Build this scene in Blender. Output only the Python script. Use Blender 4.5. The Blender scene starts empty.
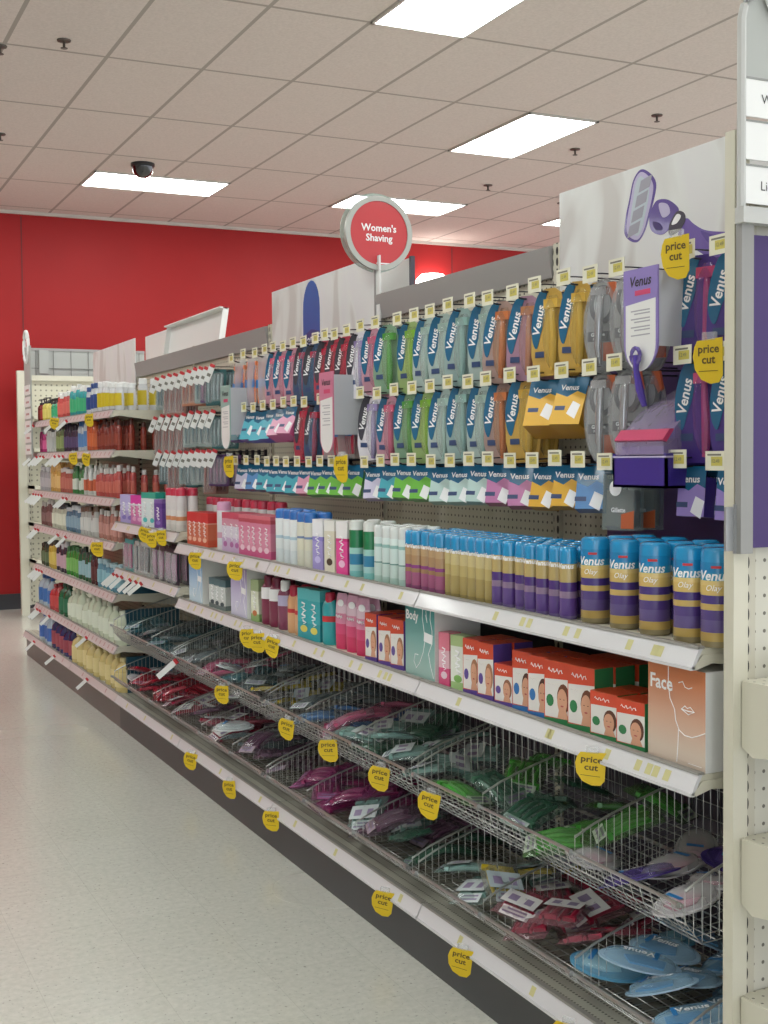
import bpy, math, random
from mathutils import Vector, Matrix, Euler
random.seed(7)
PI = math.pi
R = math.radians
S = bpy.context.scene
C = S.collection

# ------------------------------------------------------------------ camera, exposure, world
cd = bpy.data.cameras.new('camera'); cam = bpy.data.objects.new('camera', cd); C.objects.link(cam)
cd.sensor_fit = 'HORIZONTAL'; cd.sensor_width = 36.0; cd.lens = 36.0 * 1251.5 / 768.0
cd.clip_start = 0.05; cd.clip_end = 100
_r = Vector((0.90129, -0.43312, -0.00914)); _u = Vector((0.02716, 0.03543, 0.99900)); _w = Vector((0.43236, 0.90064, -0.04369))
cam.matrix_world = Matrix(((_r.x, _u.x, -_w.x, 0), (_r.y, _u.y, -_w.y, 0), (_r.z, _u.z, -_w.z, 1.4866), (0, 0, 0, 1)))
S.camera = cam
S.view_settings.view_transform = 'Standard'
S.view_settings.look = 'None'
S.view_settings.gamma = 1.0
S.view_settings.use_curve_mapping = False
S.view_settings.exposure = 0.35
LIGHT = 13.0
wd = bpy.data.worlds.new('world'); S.world = wd; wd.use_nodes = True
wd.node_tree.nodes['Background'].inputs[0].default_value = (0.9, 0.93, 1, 1)
wd.node_tree.nodes['Background'].inputs[1].default_value = 1.6
H = 3.961                                       # ceiling height

# ------------------------------------------------------------------ materials
def lin(c):
    if isinstance(c, str):
        c = tuple(int(c[i:i + 2], 16) / 255 for i in (0, 2, 4))
    return tuple((v / 12.92 if v <= 0.04045 else ((v + 0.055) / 1.055) ** 2.4) for v in c) + (1,)

_M = {}
def mat(name, col='cccccc', rough=0.5, metal=0.0, coat=0.0, spec=0.5, alpha=1.0, emis=0.0, var=0.0, vscale=8.0, bump=0.0):
    key = (name, col, rough, metal, coat, alpha)
    if key in _M: return _M[key]
    m = bpy.data.materials.new(name); m.use_nodes = True
    n = m.node_tree.nodes; l = m.node_tree.links
    b = n['Principled BSDF']
    b.inputs['Base Color'].default_value = lin(col)
    b.inputs['Roughness'].default_value = rough
    b.inputs['Metallic'].default_value = metal
    b.inputs['Coat Weight'].default_value = coat
    b.inputs['Coat Roughness'].default_value = 0.08
    b.inputs['Specular IOR Level'].default_value = spec
    if alpha < 1: b.inputs['Alpha'].default_value = alpha
    if emis:
        b.inputs['Emission Color'].default_value = lin(col); b.inputs['Emission Strength'].default_value = emis
    if var or bump:
        tc = n.new('ShaderNodeTexCoord'); nz = n.new('ShaderNodeTexNoise')
        nz.inputs['Scale'].default_value = vscale; nz.inputs['Detail'].default_value = 5
        l.new(tc.outputs['Object'], nz.inputs['Vector'])
        if var:
            mr = n.new('ShaderNodeMapRange'); mr.inputs[1].default_value = .3; mr.inputs[2].default_value = .7
            mr.inputs[3].default_value = 1 - var; mr.inputs[4].default_value = 1 + var * .6
            mx = n.new('ShaderNodeVectorMath'); mx.operation = 'SCALE'
            mx.inputs[0].default_value = lin(col)[:3]
            l.new(nz.outputs[0], mr.inputs[0]); l.new(mr.outputs[0], mx.inputs['Scale']); l.new(mx.outputs[0], b.inputs['Base Color'])
        if bump:
            bp = n.new('ShaderNodeBump'); bp.inputs['Strength'].default_value = bump; bp.inputs['Distance'].default_value = .01
            l.new(nz.outputs[0], bp.inputs['Height']); l.new(bp.outputs[0], b.inputs['Normal'])
    _M[key] = m
    return m

def bands(name, stops, h, rough=.35, coat=.3, metal=0., axis=2, z0=0.0):
    """constant colour bands along the object's own height: stops = [(z_from, colour), ...]"""
    m = bpy.data.materials.new(name); m.use_nodes = True
    n = m.node_tree.nodes; l = m.node_tree.links; b = n['Principled BSDF']
    tc = n.new('ShaderNodeTexCoord'); sx = n.new('ShaderNodeSeparateXYZ'); mr = n.new('ShaderNodeMapRange'); cr = n.new('ShaderNodeValToRGB')
    mr.inputs[1].default_value = z0; mr.inputs[2].default_value = z0 + h
    l.new(tc.outputs['Object'], sx.inputs[0]); l.new(sx.outputs[axis], mr.inputs[0]); l.new(mr.outputs[0], cr.inputs[0])
    cr.color_ramp.interpolation = 'CONSTANT'
    e = cr.color_ramp.elements
    while len(e) < len(stops): e.new(1.0)
    for i, (z, c) in enumerate(stops):
        e[i].position = min(max((z - z0) / h, 0), 1)
    for i, (z, c) in enumerate(stops):
        e[i].color = lin(c)
    l.new(cr.outputs[0], b.inputs['Base Color'])
    b.inputs['Roughness'].default_value = rough; b.inputs['Coat Weight'].default_value = coat; b.inputs['Metallic'].default_value = metal
    b.inputs['Coat Roughness'].default_value = .1
    return m

def gradient(name, c0, c1, z0, z1, axis=2, rough=.4):
    m = bpy.data.materials.new(name); m.use_nodes = True
    n = m.node_tree.nodes; l = m.node_tree.links; b = n['Principled BSDF']
    tc = n.new('ShaderNodeTexCoord'); sx = n.new('ShaderNodeSeparateXYZ'); mr = n.new('ShaderNodeMapRange'); mx = n.new('ShaderNodeMix')
    mx.data_type = 'RGBA'
    mr.inputs[1].default_value = z0; mr.inputs[2].default_value = z1
    l.new(tc.outputs['Object'], sx.inputs[0]); l.new(sx.outputs[axis], mr.inputs[0]); l.new(mr.outputs[0], mx.inputs[0])
    mx.inputs[6].default_value = lin(c0); mx.inputs[7].default_value = lin(c1)
    l.new(mx.outputs[2], b.inputs['Base Color']); b.inputs['Roughness'].default_value = rough
    return m

def dots(name, base, hole, a, b_, pitch, rad, off=(0.0, 0.0), pitch_b=None, rough=.45, slot=1.0):
    """perforated metal: holes on a regular grid over the two object axes a and b_"""
    m = bpy.data.materials.new(name); m.use_nodes = True
    n = m.node_tree.nodes; l = m.node_tree.links; b = n['Principled BSDF']
    tc = n.new('ShaderNodeTexCoord'); sx = n.new('ShaderNodeSeparateXYZ'); l.new(tc.outputs['Object'], sx.inputs[0])
    pb = pitch_b or pitch
    res = []
    for ax, p, o in ((a, pitch, off[0]), (b_, pb, off[1])):
        x1 = n.new('ShaderNodeMath'); x1.operation = 'ADD'; x1.inputs[1].default_value = o + 50 * p; l.new(sx.outputs[ax], x1.inputs[0])
        x2 = n.new('ShaderNodeMath'); x2.operation = 'DIVIDE'; x2.inputs[1].default_value = p; l.new(x1.outputs[0], x2.inputs[0])
        x3 = n.new('ShaderNodeMath'); x3.operation = 'FRACT'; l.new(x2.outputs[0], x3.inputs[0])
        x4 = n.new('ShaderNodeMath'); x4.operation = 'SUBTRACT'; x4.inputs[1].default_value = .5; l.new(x3.outputs[0], x4.inputs[0])
        x5 = n.new('ShaderNodeMath'); x5.operation = 'MULTIPLY'; x5.inputs[1].default_value = p if ax != b_ else p / slot; l.new(x4.outputs[0], x5.inputs[0])
        x6 = n.new('ShaderNodeMath'); x6.operation = 'POWER'; x6.inputs[1].default_value = 2; l.new(x5.outputs[0], x6.inputs[0])
        res.append(x6)
    s = n.new('ShaderNodeMath'); s.operation = 'ADD'; l.new(res[0].outputs[0], s.inputs[0]); l.new(res[1].outputs[0], s.inputs[1])
    t = n.new('ShaderNodeMath'); t.operation = 'LESS_THAN'; t.inputs[1].default_value = rad * rad; l.new(s.outputs[0], t.inputs[0])
    mx = n.new('ShaderNodeMix'); mx.data_type = 'RGBA'; mx.inputs[6].default_value = lin(base); mx.inputs[7].default_value = lin(hole)
    l.new(t.outputs[0], mx.inputs[0]); l.new(mx.outputs[2], b.inputs['Base Color']); b.inputs['Roughness'].default_value = rough
    return m

def clearfilm(name, tint='ffffff', base=.12, edge=.55, rough=.12):
    """thin transparent packaging plastic"""
    key = (name, tint, base)
    if key in _M: return _M[key]
    m = bpy.data.materials.new(name); m.use_nodes = True
    n = m.node_tree.nodes; l = m.node_tree.links; n.remove(n['Principled BSDF']); out = n['Material Output']
    tr = n.new('ShaderNodeBsdfTransparent'); tr.inputs[0].default_value = (.93, .95, .95, 1)
    gl = n.new('ShaderNodeBsdfPrincipled'); gl.inputs['Base Color'].default_value = lin(tint); gl.inputs['Roughness'].default_value = rough
    lw = n.new('ShaderNodeLayerWeight'); lw.inputs[0].default_value = .35
    mr = n.new('ShaderNodeMapRange'); mr.inputs[3].default_value = base; mr.inputs[4].default_value = edge
    l.new(lw.outputs['Facing'], mr.inputs[0])
    mx = n.new('ShaderNodeMixShader'); l.new(mr.outputs[0], mx.inputs[0]); l.new(tr.outputs[0], mx.inputs[1]); l.new(gl.outputs[0], mx.inputs[2])
    tc = n.new('ShaderNodeTexCoord'); nz = n.new('ShaderNodeTexNoise'); nz.inputs['Scale'].default_value = 22; l.new(tc.outputs['Object'], nz.inputs['Vector'])
    bp = n.new('ShaderNodeBump'); bp.inputs['Strength'].default_value = .5; bp.inputs['Distance'].default_value = .006
    l.new(nz.outputs[0], bp.inputs['Height']); l.new(bp.outputs[0], gl.inputs['Normal'])
    l.new(mx.outputs[0], out.inputs[0])
    _M[key] = m
    return m

CREAM = 'cbc8b6'
M_cream = mat('beige enamel', CREAM, .42)
M_creamdk = mat('beige enamel shelf underside', 'b9b6a5', .5)
M_white = mat('white plastic', 'e2e3e0', .35)
M_rail = mat('white price rail', 'cfcfd0', .3, coat=.3)
M_railside = mat('rail edge', '8d8b84', .5)
M_sticker = mat('faded price sticker', 'c4bf86', .5)
M_kick = mat('dark grey kick plate', '3b3c3d', .4, var=.1, vscale=3)
M_kick2 = mat('brown grey kick plate', '605b57', .4, var=.1, vscale=3)
M_grey = mat('grey header metal', '9a9895', .5)
M_chrome = mat('chrome wire', 'b4b6b4', .3, metal=.85)
M_dkwire = mat('dark steel hook', '33333a', .3, metal=.6)
M_labelw = mat('cream price label', 'dfddc8', .5)
M_labely = mat('yellow price block', 'c9bd5c', .5)
M_ink = mat('black ink', '2c2a2c', .6)
M_white2 = mat('white print', 'f0f0f0', .5)
M_yellow = mat('yellow flag', 'd8b818', .45)
M_red = mat('red print', 'c02f35', .45)
M_film = clearfilm('clear film')
M_peg = dots('perforated beige panel', 'c6c3b0', '57554c', 1, 2, .0254, .0042)
M_pegy = dots('perforated beige end panel', 'c8c6b8', '6a675d', 0, 2, .0254, .0038, pitch_b=.035)
M_slot = dots('slotted upright', 'c8c4b2', '2c2a27', 1, 2, .0254, .0062, pitch_b=.032, slot=2.0)

# ------------------------------------------------------------------ mesh builder
def clean(nm):
    return nm

class MB:
    def __init__(s): s.v = []; s.f = []; s.m = []
    def add(s, vs, fs, mi=0):
        o = len(s.v); s.v += [tuple(v) for v in vs]
        for i, f in enumerate(fs):
            s.f.append(tuple(o + k for k in f)); s.m.append(mi[i] if isinstance(mi, (list, tuple)) else mi)
        return s
    def box(s, x0, x1, y0, y1, z0, z1, mi=0, mx=None):
        vs = [(x, y, z) for x in (x0, x1) for y in (y0, y1) for z in (z0, z1)]
        if mx: vs = [mx @ Vector(v) for v in vs]
        return s.add(vs, [(0, 1, 3, 2), (4, 6, 7, 5), (0, 4, 5, 1), (2, 3, 7, 6), (0, 2, 6, 4), (1, 5, 7, 3)], mi)
    def prism(s, poly, x0, x1, mf=0, ms=None, mx=None):
        """poly in (a, z): a runs to the viewer's right (-y); front at x0 faces -x"""
        n = len(poly); ms = mf if ms is None else ms
        vs = [(x0, -a, z) for a, z in poly] + [(x1, -a, z) for a, z in poly]
        if mx: vs = [mx @ Vector(v) for v in vs]
        ar = sum(poly[i][0] * poly[(i + 1) % n][1] - poly[(i + 1) % n][0] * poly[i][1] for i in range(n))
        fr = tuple(range(n)) if ar > 0 else tuple(range(n))[::-1]
        fs = [fr, tuple(n + k for k in fr[::-1])]
        for i in range(n):
            j = (i + 1) % n
            q = (i, n + i, n + j, j)
            fs.append(q if ar > 0 else q[::-1])
        return s.add(vs, fs, [mf, mf] + [ms] * n)
    def extr(s, prof, y0, y1, mi=0):
        """closed profile in (x, z) pulled along y"""
        n = len(prof)
        vs = [(x, y0, z) for x, z in prof] + [(x, y1, z) for x, z in prof]
        fs = [tuple(range(n)), tuple(range(2 * n - 1, n - 1, -1))]
        for i in range(n):
            j = (i + 1) % n; fs.append((i, n + i, n + j, j))
        return s.add(vs, fs, mi)
    def tube(s, pts, r, n=6, mi=0, closed=False):
        P_ = [Vector(p) for p in pts]; K = len(P_); rings = []
        for i, p in enumerate(P_):
            a = P_[i - 1] if (i or closed) else p
            b = P_[(i + 1) % K] if (i < K - 1 or closed) else p
            d = (b - a).normalized()
            up = Vector((0, 0, 1)) if abs(d.z) < .9 else Vector((1, 0, 0))
            e = d.cross(up).normalized(); g = e.cross(d).normalized()
            rr = r[i] if isinstance(r, (list, tuple)) else r
            rings.append([p + e * math.cos(2 * PI * k / n) * rr + g * math.sin(2 * PI * k / n) * rr for k in range(n)])
        vs = [v for q in rings for v in q]; fs = []
        for i in range(K if closed else K - 1):
            j = (i + 1) % K
            for k in range(n):
                k2 = (k + 1) % n; fs.append((i * n + k, i * n + k2, j * n + k2, j * n + k))
        if not closed:
            fs.append(tuple(range(n))[::-1]); fs.append(tuple((K - 1) * n + k for k in range(n)))
        return s.add(vs, fs, mi)
    def lathe(s, prof, n=20, mi=0, sx=1.0, cx=0., cy=0.):
        K = len(prof)
        vs = [(cx + r * sx * math.cos(2 * PI * k / n), cy + r * math.sin(2 * PI * k / n), z) for r, z in prof for k in range(n)]
        fs = []; ms = []
        for i in range(K - 1):
            for k in range(n):
                k2 = (k + 1) % n; fs.append((i * n + k, i * n + k2, (i + 1) * n + k2, (i + 1) * n + k))
                ms.append(mi[i] if isinstance(mi, (list, tuple)) else mi)
        m0 = mi[0] if isinstance(mi, (list, tuple)) else mi; m1 = mi[-1] if isinstance(mi, (list, tuple)) else mi
        if prof[0][0] > 1e-6: fs.append(tuple(range(n))[::-1]); ms.append(m0)
        if prof[-1][0] > 1e-6: fs.append(tuple((K - 1) * n + k for k in range(n))); ms.append(m1)
        return s.add(vs, fs, ms)
    def raw(s, me, mx, mi=0):
        return s.add([mx @ v.co for v in me.vertices], [tuple(p.vertices) for p in me.polygons], mi)
    def build(s, name, mats, parent=None, smooth=True, ang=38):
        me = bpy.data.meshes.new(name)
        me.from_pydata(s.v, [], s.f)
        if not isinstance(mats, (list, tuple)): mats = [mats]
        for m in mats: me.materials.append(m)
        me.polygons.foreach_set('material_index', s.m)
        if smooth:
            me.polygons.foreach_set('use_smooth', [True] * len(me.polygons)); me.set_sharp_from_angle(angle=R(ang))
        me.update()
        o = bpy.data.objects.new(name, me); C.objects.link(o)
        if parent: o.parent = parent
        return o

def thing(name, label, cat, loc=(0, 0, 0), rot=(0, 0, 0), group=None):
    o = bpy.data.objects.new(name, None); o.empty_display_size = .05; C.objects.link(o)
    o.location = loc; o.rotation_euler = rot; o['label'] = label; o['category'] = cat
    if group: o['group'] = group
    return o
def tag(o, label, cat, group=None):
    o['label'] = label; o['category'] = cat
    if group: o['group'] = group
    return o
def struct(o): o['kind'] = 'structure'; return o
def kids(o):
    if o.name not in _K: _K[o.name] = list(o.children)
    return _K[o.name]
_K = {}
def copy_tree(o, parent=None):
    c = o.copy(); C.objects.link(c)
    if parent: c.parent = parent
    for ch in kids(o): copy_tree(ch, c)
    return c
_used = set()
def place(proto, loc, rot=(0, 0, 0), label=None, group=None, sc=None):
    if proto.name in _used: o = copy_tree(proto)
    else:
        _used.add(proto.name); kids(proto); o = proto
    o.location = loc; o.rotation_euler = rot
    if sc: o.scale = sc
    if label: o['label'] = label
    if group: o['group'] = group
    return o
ORD = 'first second third fourth fifth sixth seventh eighth ninth tenth eleventh twelfth thirteenth fourteenth fifteenth sixteenth seventeenth eighteenth nineteenth twentieth twenty-first twenty-second twenty-third twenty-fourth twenty-fifth twenty-sixth twenty-seventh twenty-eighth twenty-ninth thirtieth'.split()

_T = {}
def textmesh(s, size=.02, bold=0.0, shear=0.0, align='CENTER', space=1.0):
    key = (s, size, bold, shear, align)
    if key in _T: return _T[key]
    cu = bpy.data.curves.new('lettering', 'FONT'); cu.body = s; cu.size = size; cu.align_x = align; cu.align_y = 'CENTER'
    cu.offset = bold; cu.shear = shear; cu.resolution_u = 2; cu.space_line = .9; cu.space_character = space
    ob = bpy.data.objects.new('lettering', cu); C.objects.link(ob)
    bpy.context.view_layer.update()
    me = bpy.data.meshes.new_from_object(ob.evaluated_get(bpy.context.evaluated_depsgraph_get()))
    C.objects.unlink(ob); bpy.data.objects.remove(ob)
    _T[key] = me
    return me
FRONT = Matrix(((0, 0, -1, 0), (-1, 0, 0, 0), (0, 1, 0, 0), (0, 0, 0, 1)))      # text plane -> faces -x
FACEY = Matrix(((1, 0, 0, 0), (0, 0, -1, 0), (0, 1, 0, 0), (0, 0, 0, 1)))       # text plane -> faces -y
def text_on(mb, s, size, x, a, z, mi=0, rot=0, bold=0.0, shear=0.0, align='CENTER', basis=FRONT, space=1.0):
    t = textmesh(s, size, bold, shear, align, space)
    if basis is FRONT: T = Matrix.Translation((x, -a, z))
    else: T = Matrix.Translation((a, x, z))
    mb.raw(t, T @ basis @ Matrix.Rotation(rot, 4, 'Z'), mi)
def scribble(mb, x, a0, a1, z, hgt, mi=0, vert=False):
    """unreadable print: a wavy stroke"""
    n = 16; pts = []
    for k in range(n + 1):
        t = k / n; u = a0 + (a1 - a0) * t; w_ = hgt * (.5 * math.sin(t * 23) + .3 * math.sin(t * 41))
        pts.append((x, -u, z + w_) if not vert else (x, -(z + w_), u))
    mb.tube(pts, hgt * .16, 3, mi)
def ell(ca, cz, ra, rz, n=20, t0=0, t1=2 * PI, rot=0):
    full = abs(t1 - t0 - 2 * PI) < 1e-6
    out = []
    for k in range(n if full else n + 1):
        t = t0 + (t1 - t0) * k / n
        a, z = ra * math.cos(t), rz * math.sin(t)
        out.append((ca + a * math.cos(rot) - z * math.sin(rot), cz + a * math.sin(rot) + z * math.cos(rot)))
    return out
def rrect(a0, a1, z0, z1, r, n=4):
    o = []
    for cx, cz, t in ((a1 - r, z1 - r, 0), (a0 + r, z1 - r, 90), (a0 + r, z0 + r, 180), (a1 - r, z0 + r, 270)):
        for k in range(n + 1):
            q = R(t + 90 * k / n); o.append((cx + r * math.cos(q), cz + r * math.sin(q)))
    return o

# ------------------------------------------------------------------ the setting
def floor_mat():
    m = bpy.data.materials.new('speckled vinyl tile'); m.use_nodes = True
    n = m.node_tree.nodes; l = m.node_tree.links; b = n['Principled BSDF']
    tc = n.new('ShaderNodeTexCoord')
    n1 = n.new('ShaderNodeTexNoise'); n1.inputs['Scale'].default_value = 45; n1.inputs['Detail'].default_value = 6; n1.inputs['Roughness'].default_value = .7
    n2 = n.new('ShaderNodeTexNoise'); n2.inputs['Scale'].default_value = 90; n2.inputs['Detail'].default_value = 2
    n3 = n.new('ShaderNodeTexNoise'); n3.inputs['Scale'].default_value = .8
    for q in (n1, n2, n3): l.new(tc.outputs['Object'], q.inputs['Vector'])
    cr = n.new('ShaderNodeValToRGB'); e = cr.color_ramp.elements
    e[0].position = .34; e[0].color = lin('c2c3b9'); e[1].position = .66; e[1].color = lin('d2d2c8')
    l.new(n1.outputs[0], cr.inputs[0])
    lt = n.new('ShaderNodeMath'); lt.operation = 'LESS_THAN'; lt.inputs[1].default_value = .31; l.new(n2.outputs[0], lt.inputs[0])
    mx = n.new('ShaderNodeMix'); mx.data_type = 'RGBA'; l.new(lt.outputs[0], mx.inputs[0]); l.new(cr.outputs[0], mx.inputs[6]); mx.inputs[7].default_value = lin('a09f98')
    br = n.new('ShaderNodeTexBrick'); br.offset = 0; br.inputs['Scale'].default_value = 1; br.inputs['Brick Width'].default_value = .305; br.inputs['Row Height'].default_value = .305
    br.inputs['Mortar Size'].default_value = .0012; br.inputs['Color1'].default_value = (1, 1, 1, 1); br.inputs['Color2'].default_value = (.965, .965, .96, 1); br.inputs['Mortar'].default_value = (.86, .86, .85, 1)
    l.new(tc.outputs['Object'], br.inputs['Vector'])
    m2 = n.new('ShaderNodeMix'); m2.data_type = 'RGBA'; m2.blend_type = 'MULTIPLY'; m2.inputs[0].default_value = 1
    l.new(mx.outputs[2], m2.inputs[6]); l.new(br.outputs[0], m2.inputs[7]); l.new(m2.outputs[2], b.inputs['Base Color'])
    mr = n.new('ShaderNodeMapRange'); mr.inputs[3].default_value = .16; mr.inputs[4].default_value = .34; l.new(n3.outputs[0], mr.inputs[0]); l.new(mr.outputs[0], b.inputs['Roughness'])
    b.inputs['Coat Weight'].default_value = .3; b.inputs['Coat Roughness'].default_value = .12
    return m
def ceil_mat():
    m = bpy.data.materials.new('lay-in ceiling tile'); m.use_nodes = True
    n = m.node_tree.nodes; l = m.node_tree.links; b = n['Principled BSDF']
    tc = n.new('ShaderNodeTexCoord'); sx = n.new('ShaderNodeSeparateXYZ'); l.new(tc.outputs['Object'], sx.inputs[0])
    ds = []
    for ax, p, o in ((0, .61, 1.257), (1, 1.22, 7.768)):
        a = n.new('ShaderNodeMath'); a.operation = 'ADD'; a.inputs[1].default_value = -o + 40 * p + p / 2; l.new(sx.outputs[ax], a.inputs[0])
        d = n.new('ShaderNodeMath'); d.operation = 'DIVIDE'; d.inputs[1].default_value = p; l.new(a.outputs[0], d.inputs[0])
        f = n.new('ShaderNodeMath'); f.operation = 'FRACT'; l.new(d.outputs[0], f.inputs[0])
        s = n.new('ShaderNodeMath'); s.operation = 'SUBTRACT'; s.inputs[1].default_value = .5; l.new(f.outputs[0], s.inputs[0])
        q = n.new('ShaderNodeMath'); q.operation = 'ABSOLUTE'; l.new(s.outputs[0], q.inputs[0])
        w = n.new('ShaderNodeMath'); w.operation = 'MULTIPLY'; w.inputs[1].default_value = p; l.new(q.outputs[0], w.inputs[0]); ds.append(w)
    mn = n.new('ShaderNodeMath'); mn.operation = 'MINIMUM'; l.new(ds[0].outputs[0], mn.inputs[0]); l.new(ds[1].outputs[0], mn.inputs[1])
    t = n.new('ShaderNodeMath'); t.operation = 'LESS_THAN'; t.inputs[1].default_value = .013; l.new(mn.outputs[0], t.inputs[0])
    nz = n.new('ShaderNodeTexNoise'); nz.inputs['Scale'].default_value = 60; nz.inputs['Detail'].default_value = 4; l.new(tc.outputs['Object'], nz.inputs['Vector'])
    cr = n.new('ShaderNodeValToRGB'); e = cr.color_ramp.elements; e[0].position = .3; e[0].color = lin('cfc5bf'); e[1].position = .7; e[1].color = lin('dad0ca'); l.new(nz.outputs[0], cr.inputs[0])
    mx = n.new('ShaderNodeMix'); mx.data_type = 'RGBA'; l.new(t.outputs[0], mx.inputs[0]); l.new(cr.outputs[0], mx.inputs[6]); mx.inputs[7].default_value = lin('a59d96')
    l.new(mx.outputs[2], b.inputs['Base Color']); b.inputs['Roughness'].default_value = .9
    bp = n.new('ShaderNodeBump'); bp.inputs['Strength'].default_value = .3; bp.inputs['Distance'].default_value = .004; l.new(nz.outputs[0], bp.inputs['Height']); l.new(bp.outputs[0], b.inputs['Normal'])
    return m
XW0, XW1, YW0, YW1 = -9.0, 14.0, -7.0, 12.873
struct(MB().box(XW0, XW1, YW0, YW1 + .1, -.1, 0).build('floor', floor_mat(), smooth=False))
struct(MB().box(XW0, XW1, YW0, YW1 + .1, H, H + .05).build('ceiling', ceil_mat(), smooth=False))
M_redwall = mat('red painted wall', 'a12526', .5, spec=.2, var=.04, vscale=2)
seam = mat('wall joint', '6d1f22', .6)
w = MB(); w.box(XW0, XW1, YW1, YW1 + .1, 0, H, 0)
struct(w.build('wall_back', [M_redwall], smooth=False))
for i, x in enumerate((2.205 - 4.88, 2.205, 2.205 + 4.88)):
    struct(MB().box(x - .006, x + .006, YW1 - .004, YW1, .15, H - .05, 0).build('trim_%d' % (i + 2), [seam], smooth=False))
struct(MB().box(XW0, XW1, YW1 - .012, YW1, 0, .155).build('baseboard_back', mat('black rubber base', '35363a', .5), smooth=False))
struct(MB().box(XW0, XW1, YW1 - .03, YW1, H - .03, H).build('trim_1', mat('ceiling wall angle', 'c5bdb6', .5), smooth=False))
pale = mat('pale store wall', 'c9c4be', .7)
struct(MB().box(XW0 - .1, XW0, YW0, YW1, 0, H).build('wall_left', pale, smooth=False))

# ceiling lights
M_em = bpy.data.materials.new('lit diffuser'); M_em.use_nodes = True
_n = M_em.node_tree.nodes; _b = _n['Principled BSDF']; _b.inputs['Base Color'].default_value = (.9, .9, .9, 1)
_b.inputs['Emission Color'].default_value = (.955, 1.0, .985, 1); _b.inputs['Emission Strength'].default_value = LIGHT
M_frame = mat('troffer frame', 'c9c7c2', .4)
def troffer(x0, x1, y0, y1, label):
    t = thing('ceiling_light', label, 'ceiling light', ((x0 + x1) / 2, (y0 + y1) / 2, H), group='recessed fluorescent ceiling lights')
    a, b = (x1 - x0) / 2, (y1 - y0) / 2
    f = MB()
    f.box(-a, a, -b, -b + .018, -.012, 0).box(-a, a, b - .018, b, -.012, 0).box(-a, -a + .018, -b, b, -.012, 0).box(a - .018, a, -b, b, -.012, 0)
    f.build('frame', M_frame, t, smooth=False)
    MB().box(-a + .018, a - .018, -b + .018, b - .018, -.007, -.001).build('diffuser', M_em, t, smooth=False)
def lat(ix, iy): return 1.257 + .61 * ix, 7.768 + 1.22 * iy
def along(i, j, lb): x, y = lat(i, j); troffer(x, x + .61, y, y + 1.22, lb)
def cross(i, j, lb): x, y = lat(i, j); troffer(x, x + 1.22, y, y + .61, lb)
along(3, -2, 'long rectangular ceiling light at the top edge of the photo')
along(6, 0, 'long rectangular ceiling light above the tall razor poster')
cross(2, 2.5, 'ceiling light near the red wall, behind the dome camera')
cross(6, 2.5, 'ceiling light near the red wall, behind the round red sign')
cross(10, 2.5, 'sliver of ceiling light just left of the tall razor poster')
OUT = 'ceiling light outside the picture over the aisles'
for i, j in ((-2, 0), (-5, -2), (-2, -4), (5, -4), (-5, -6), (2, -6), (8, -6), (-2, -8), (6, -8), (11, -4), (-10, -4), (-10, -8), (11, -1), (-10, 0), (2, -10)):
    along(i, j, OUT)
for i in (-2, -6, -10, 14): cross(i, 2.5, OUT)

# dome camera and sprinklers
t = thing('dome_camera', 'black security dome on the ceiling in front of a light', 'security camera', (2.79, 10.42, H))
MB().lathe([(.10, 0), (.10, -.02), (.092, -.03)][::-1], 24).build('mount_ring', mat('black plastic', '1b1b1f', .4), t)
MB().lathe([(.001, -.12), (.035, -.115), (.062, -.098), (.082, -.068), (.09, -.03)], 24).build('dome', mat('smoked dome', '0d0d12', .1, coat=1), t)
M_spr = mat('dull brass sprinkler', '5b5650', .4, metal=.6)
for k, (x, y, lb) in enumerate(((1.565, 7.56, 'sprinkler head nearest the top left corner of the ceiling'), (1.24, 7.82, 'sprinkler head cut by the left edge of the photo, upper one'),
        (1.556, 9.9, 'sprinkler head cut by the left edge of the photo, lower one'), (5.877, 9.985, 'sprinkler head right of the round red sign'),
        (5.844, 8.544, 'sprinkler head below the light above the razor poster'), (5.817, 7.458, 'sprinkler head above the razor poster, towards the right'),
        (6.95, 10.4, 'dark ceiling fitting just left of the razor poster'))):
    t = thing('sprinkler', lb, 'sprinkler', (x, y, H), group='ceiling sprinklers')
    MB().lathe([(.012, -.012), (.04, -.008), (.042, 0)], 16).build('escutcheon', M_spr, t)
    MB().lathe([(.008, -.045), (.008, -.01)], 10).build('pipe', M_spr, t)
    MB().lathe([(.02, -.05), (.022, -.047), (.004, -.044)], 12).build('deflector', M_spr, t)

# ------------------------------------------------------------------ gondola fixtures
Y0 = 1.966
XF, XB = 1.634, 2.11
def rail_mesh(y0, y1, ztop, xf=XF, hgt=.036, stickers=()):
    m = MB()
    # slanted label holder: white face, dark top and bottom edges
    m.extr([(xf + .008, ztop + .003), (xf - .012, ztop - hgt), (xf - .006, ztop - hgt - .003), (xf + .016, ztop)], y0, y1, 0)
    m.extr([(xf + .006, ztop + .006), (xf + .004, ztop + .001), (xf + .02, ztop + .001), (xf + .02, ztop + .006)], y0, y1, 1)
    m.extr([(xf - .014, ztop - hgt + .002), (xf - .014, ztop - hgt - .005), (xf - .004, ztop - hgt - .005), (xf - .004, ztop - hgt + .002)], y0, y1, 0)
    sl = .020 / (hgt + .003)
    for y in stickers:
        z1, z0 = ztop - .007, ztop - hgt + .008
        m.add([(xf + .008 - (.003 + ztop - z) * sl - .0006, y + dy, z) for dy, z in ((.010, z0), (.010, z1), (-.010, z1), (-.010, z0))], [(0, 1, 2, 3)], 2)
    return m
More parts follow.
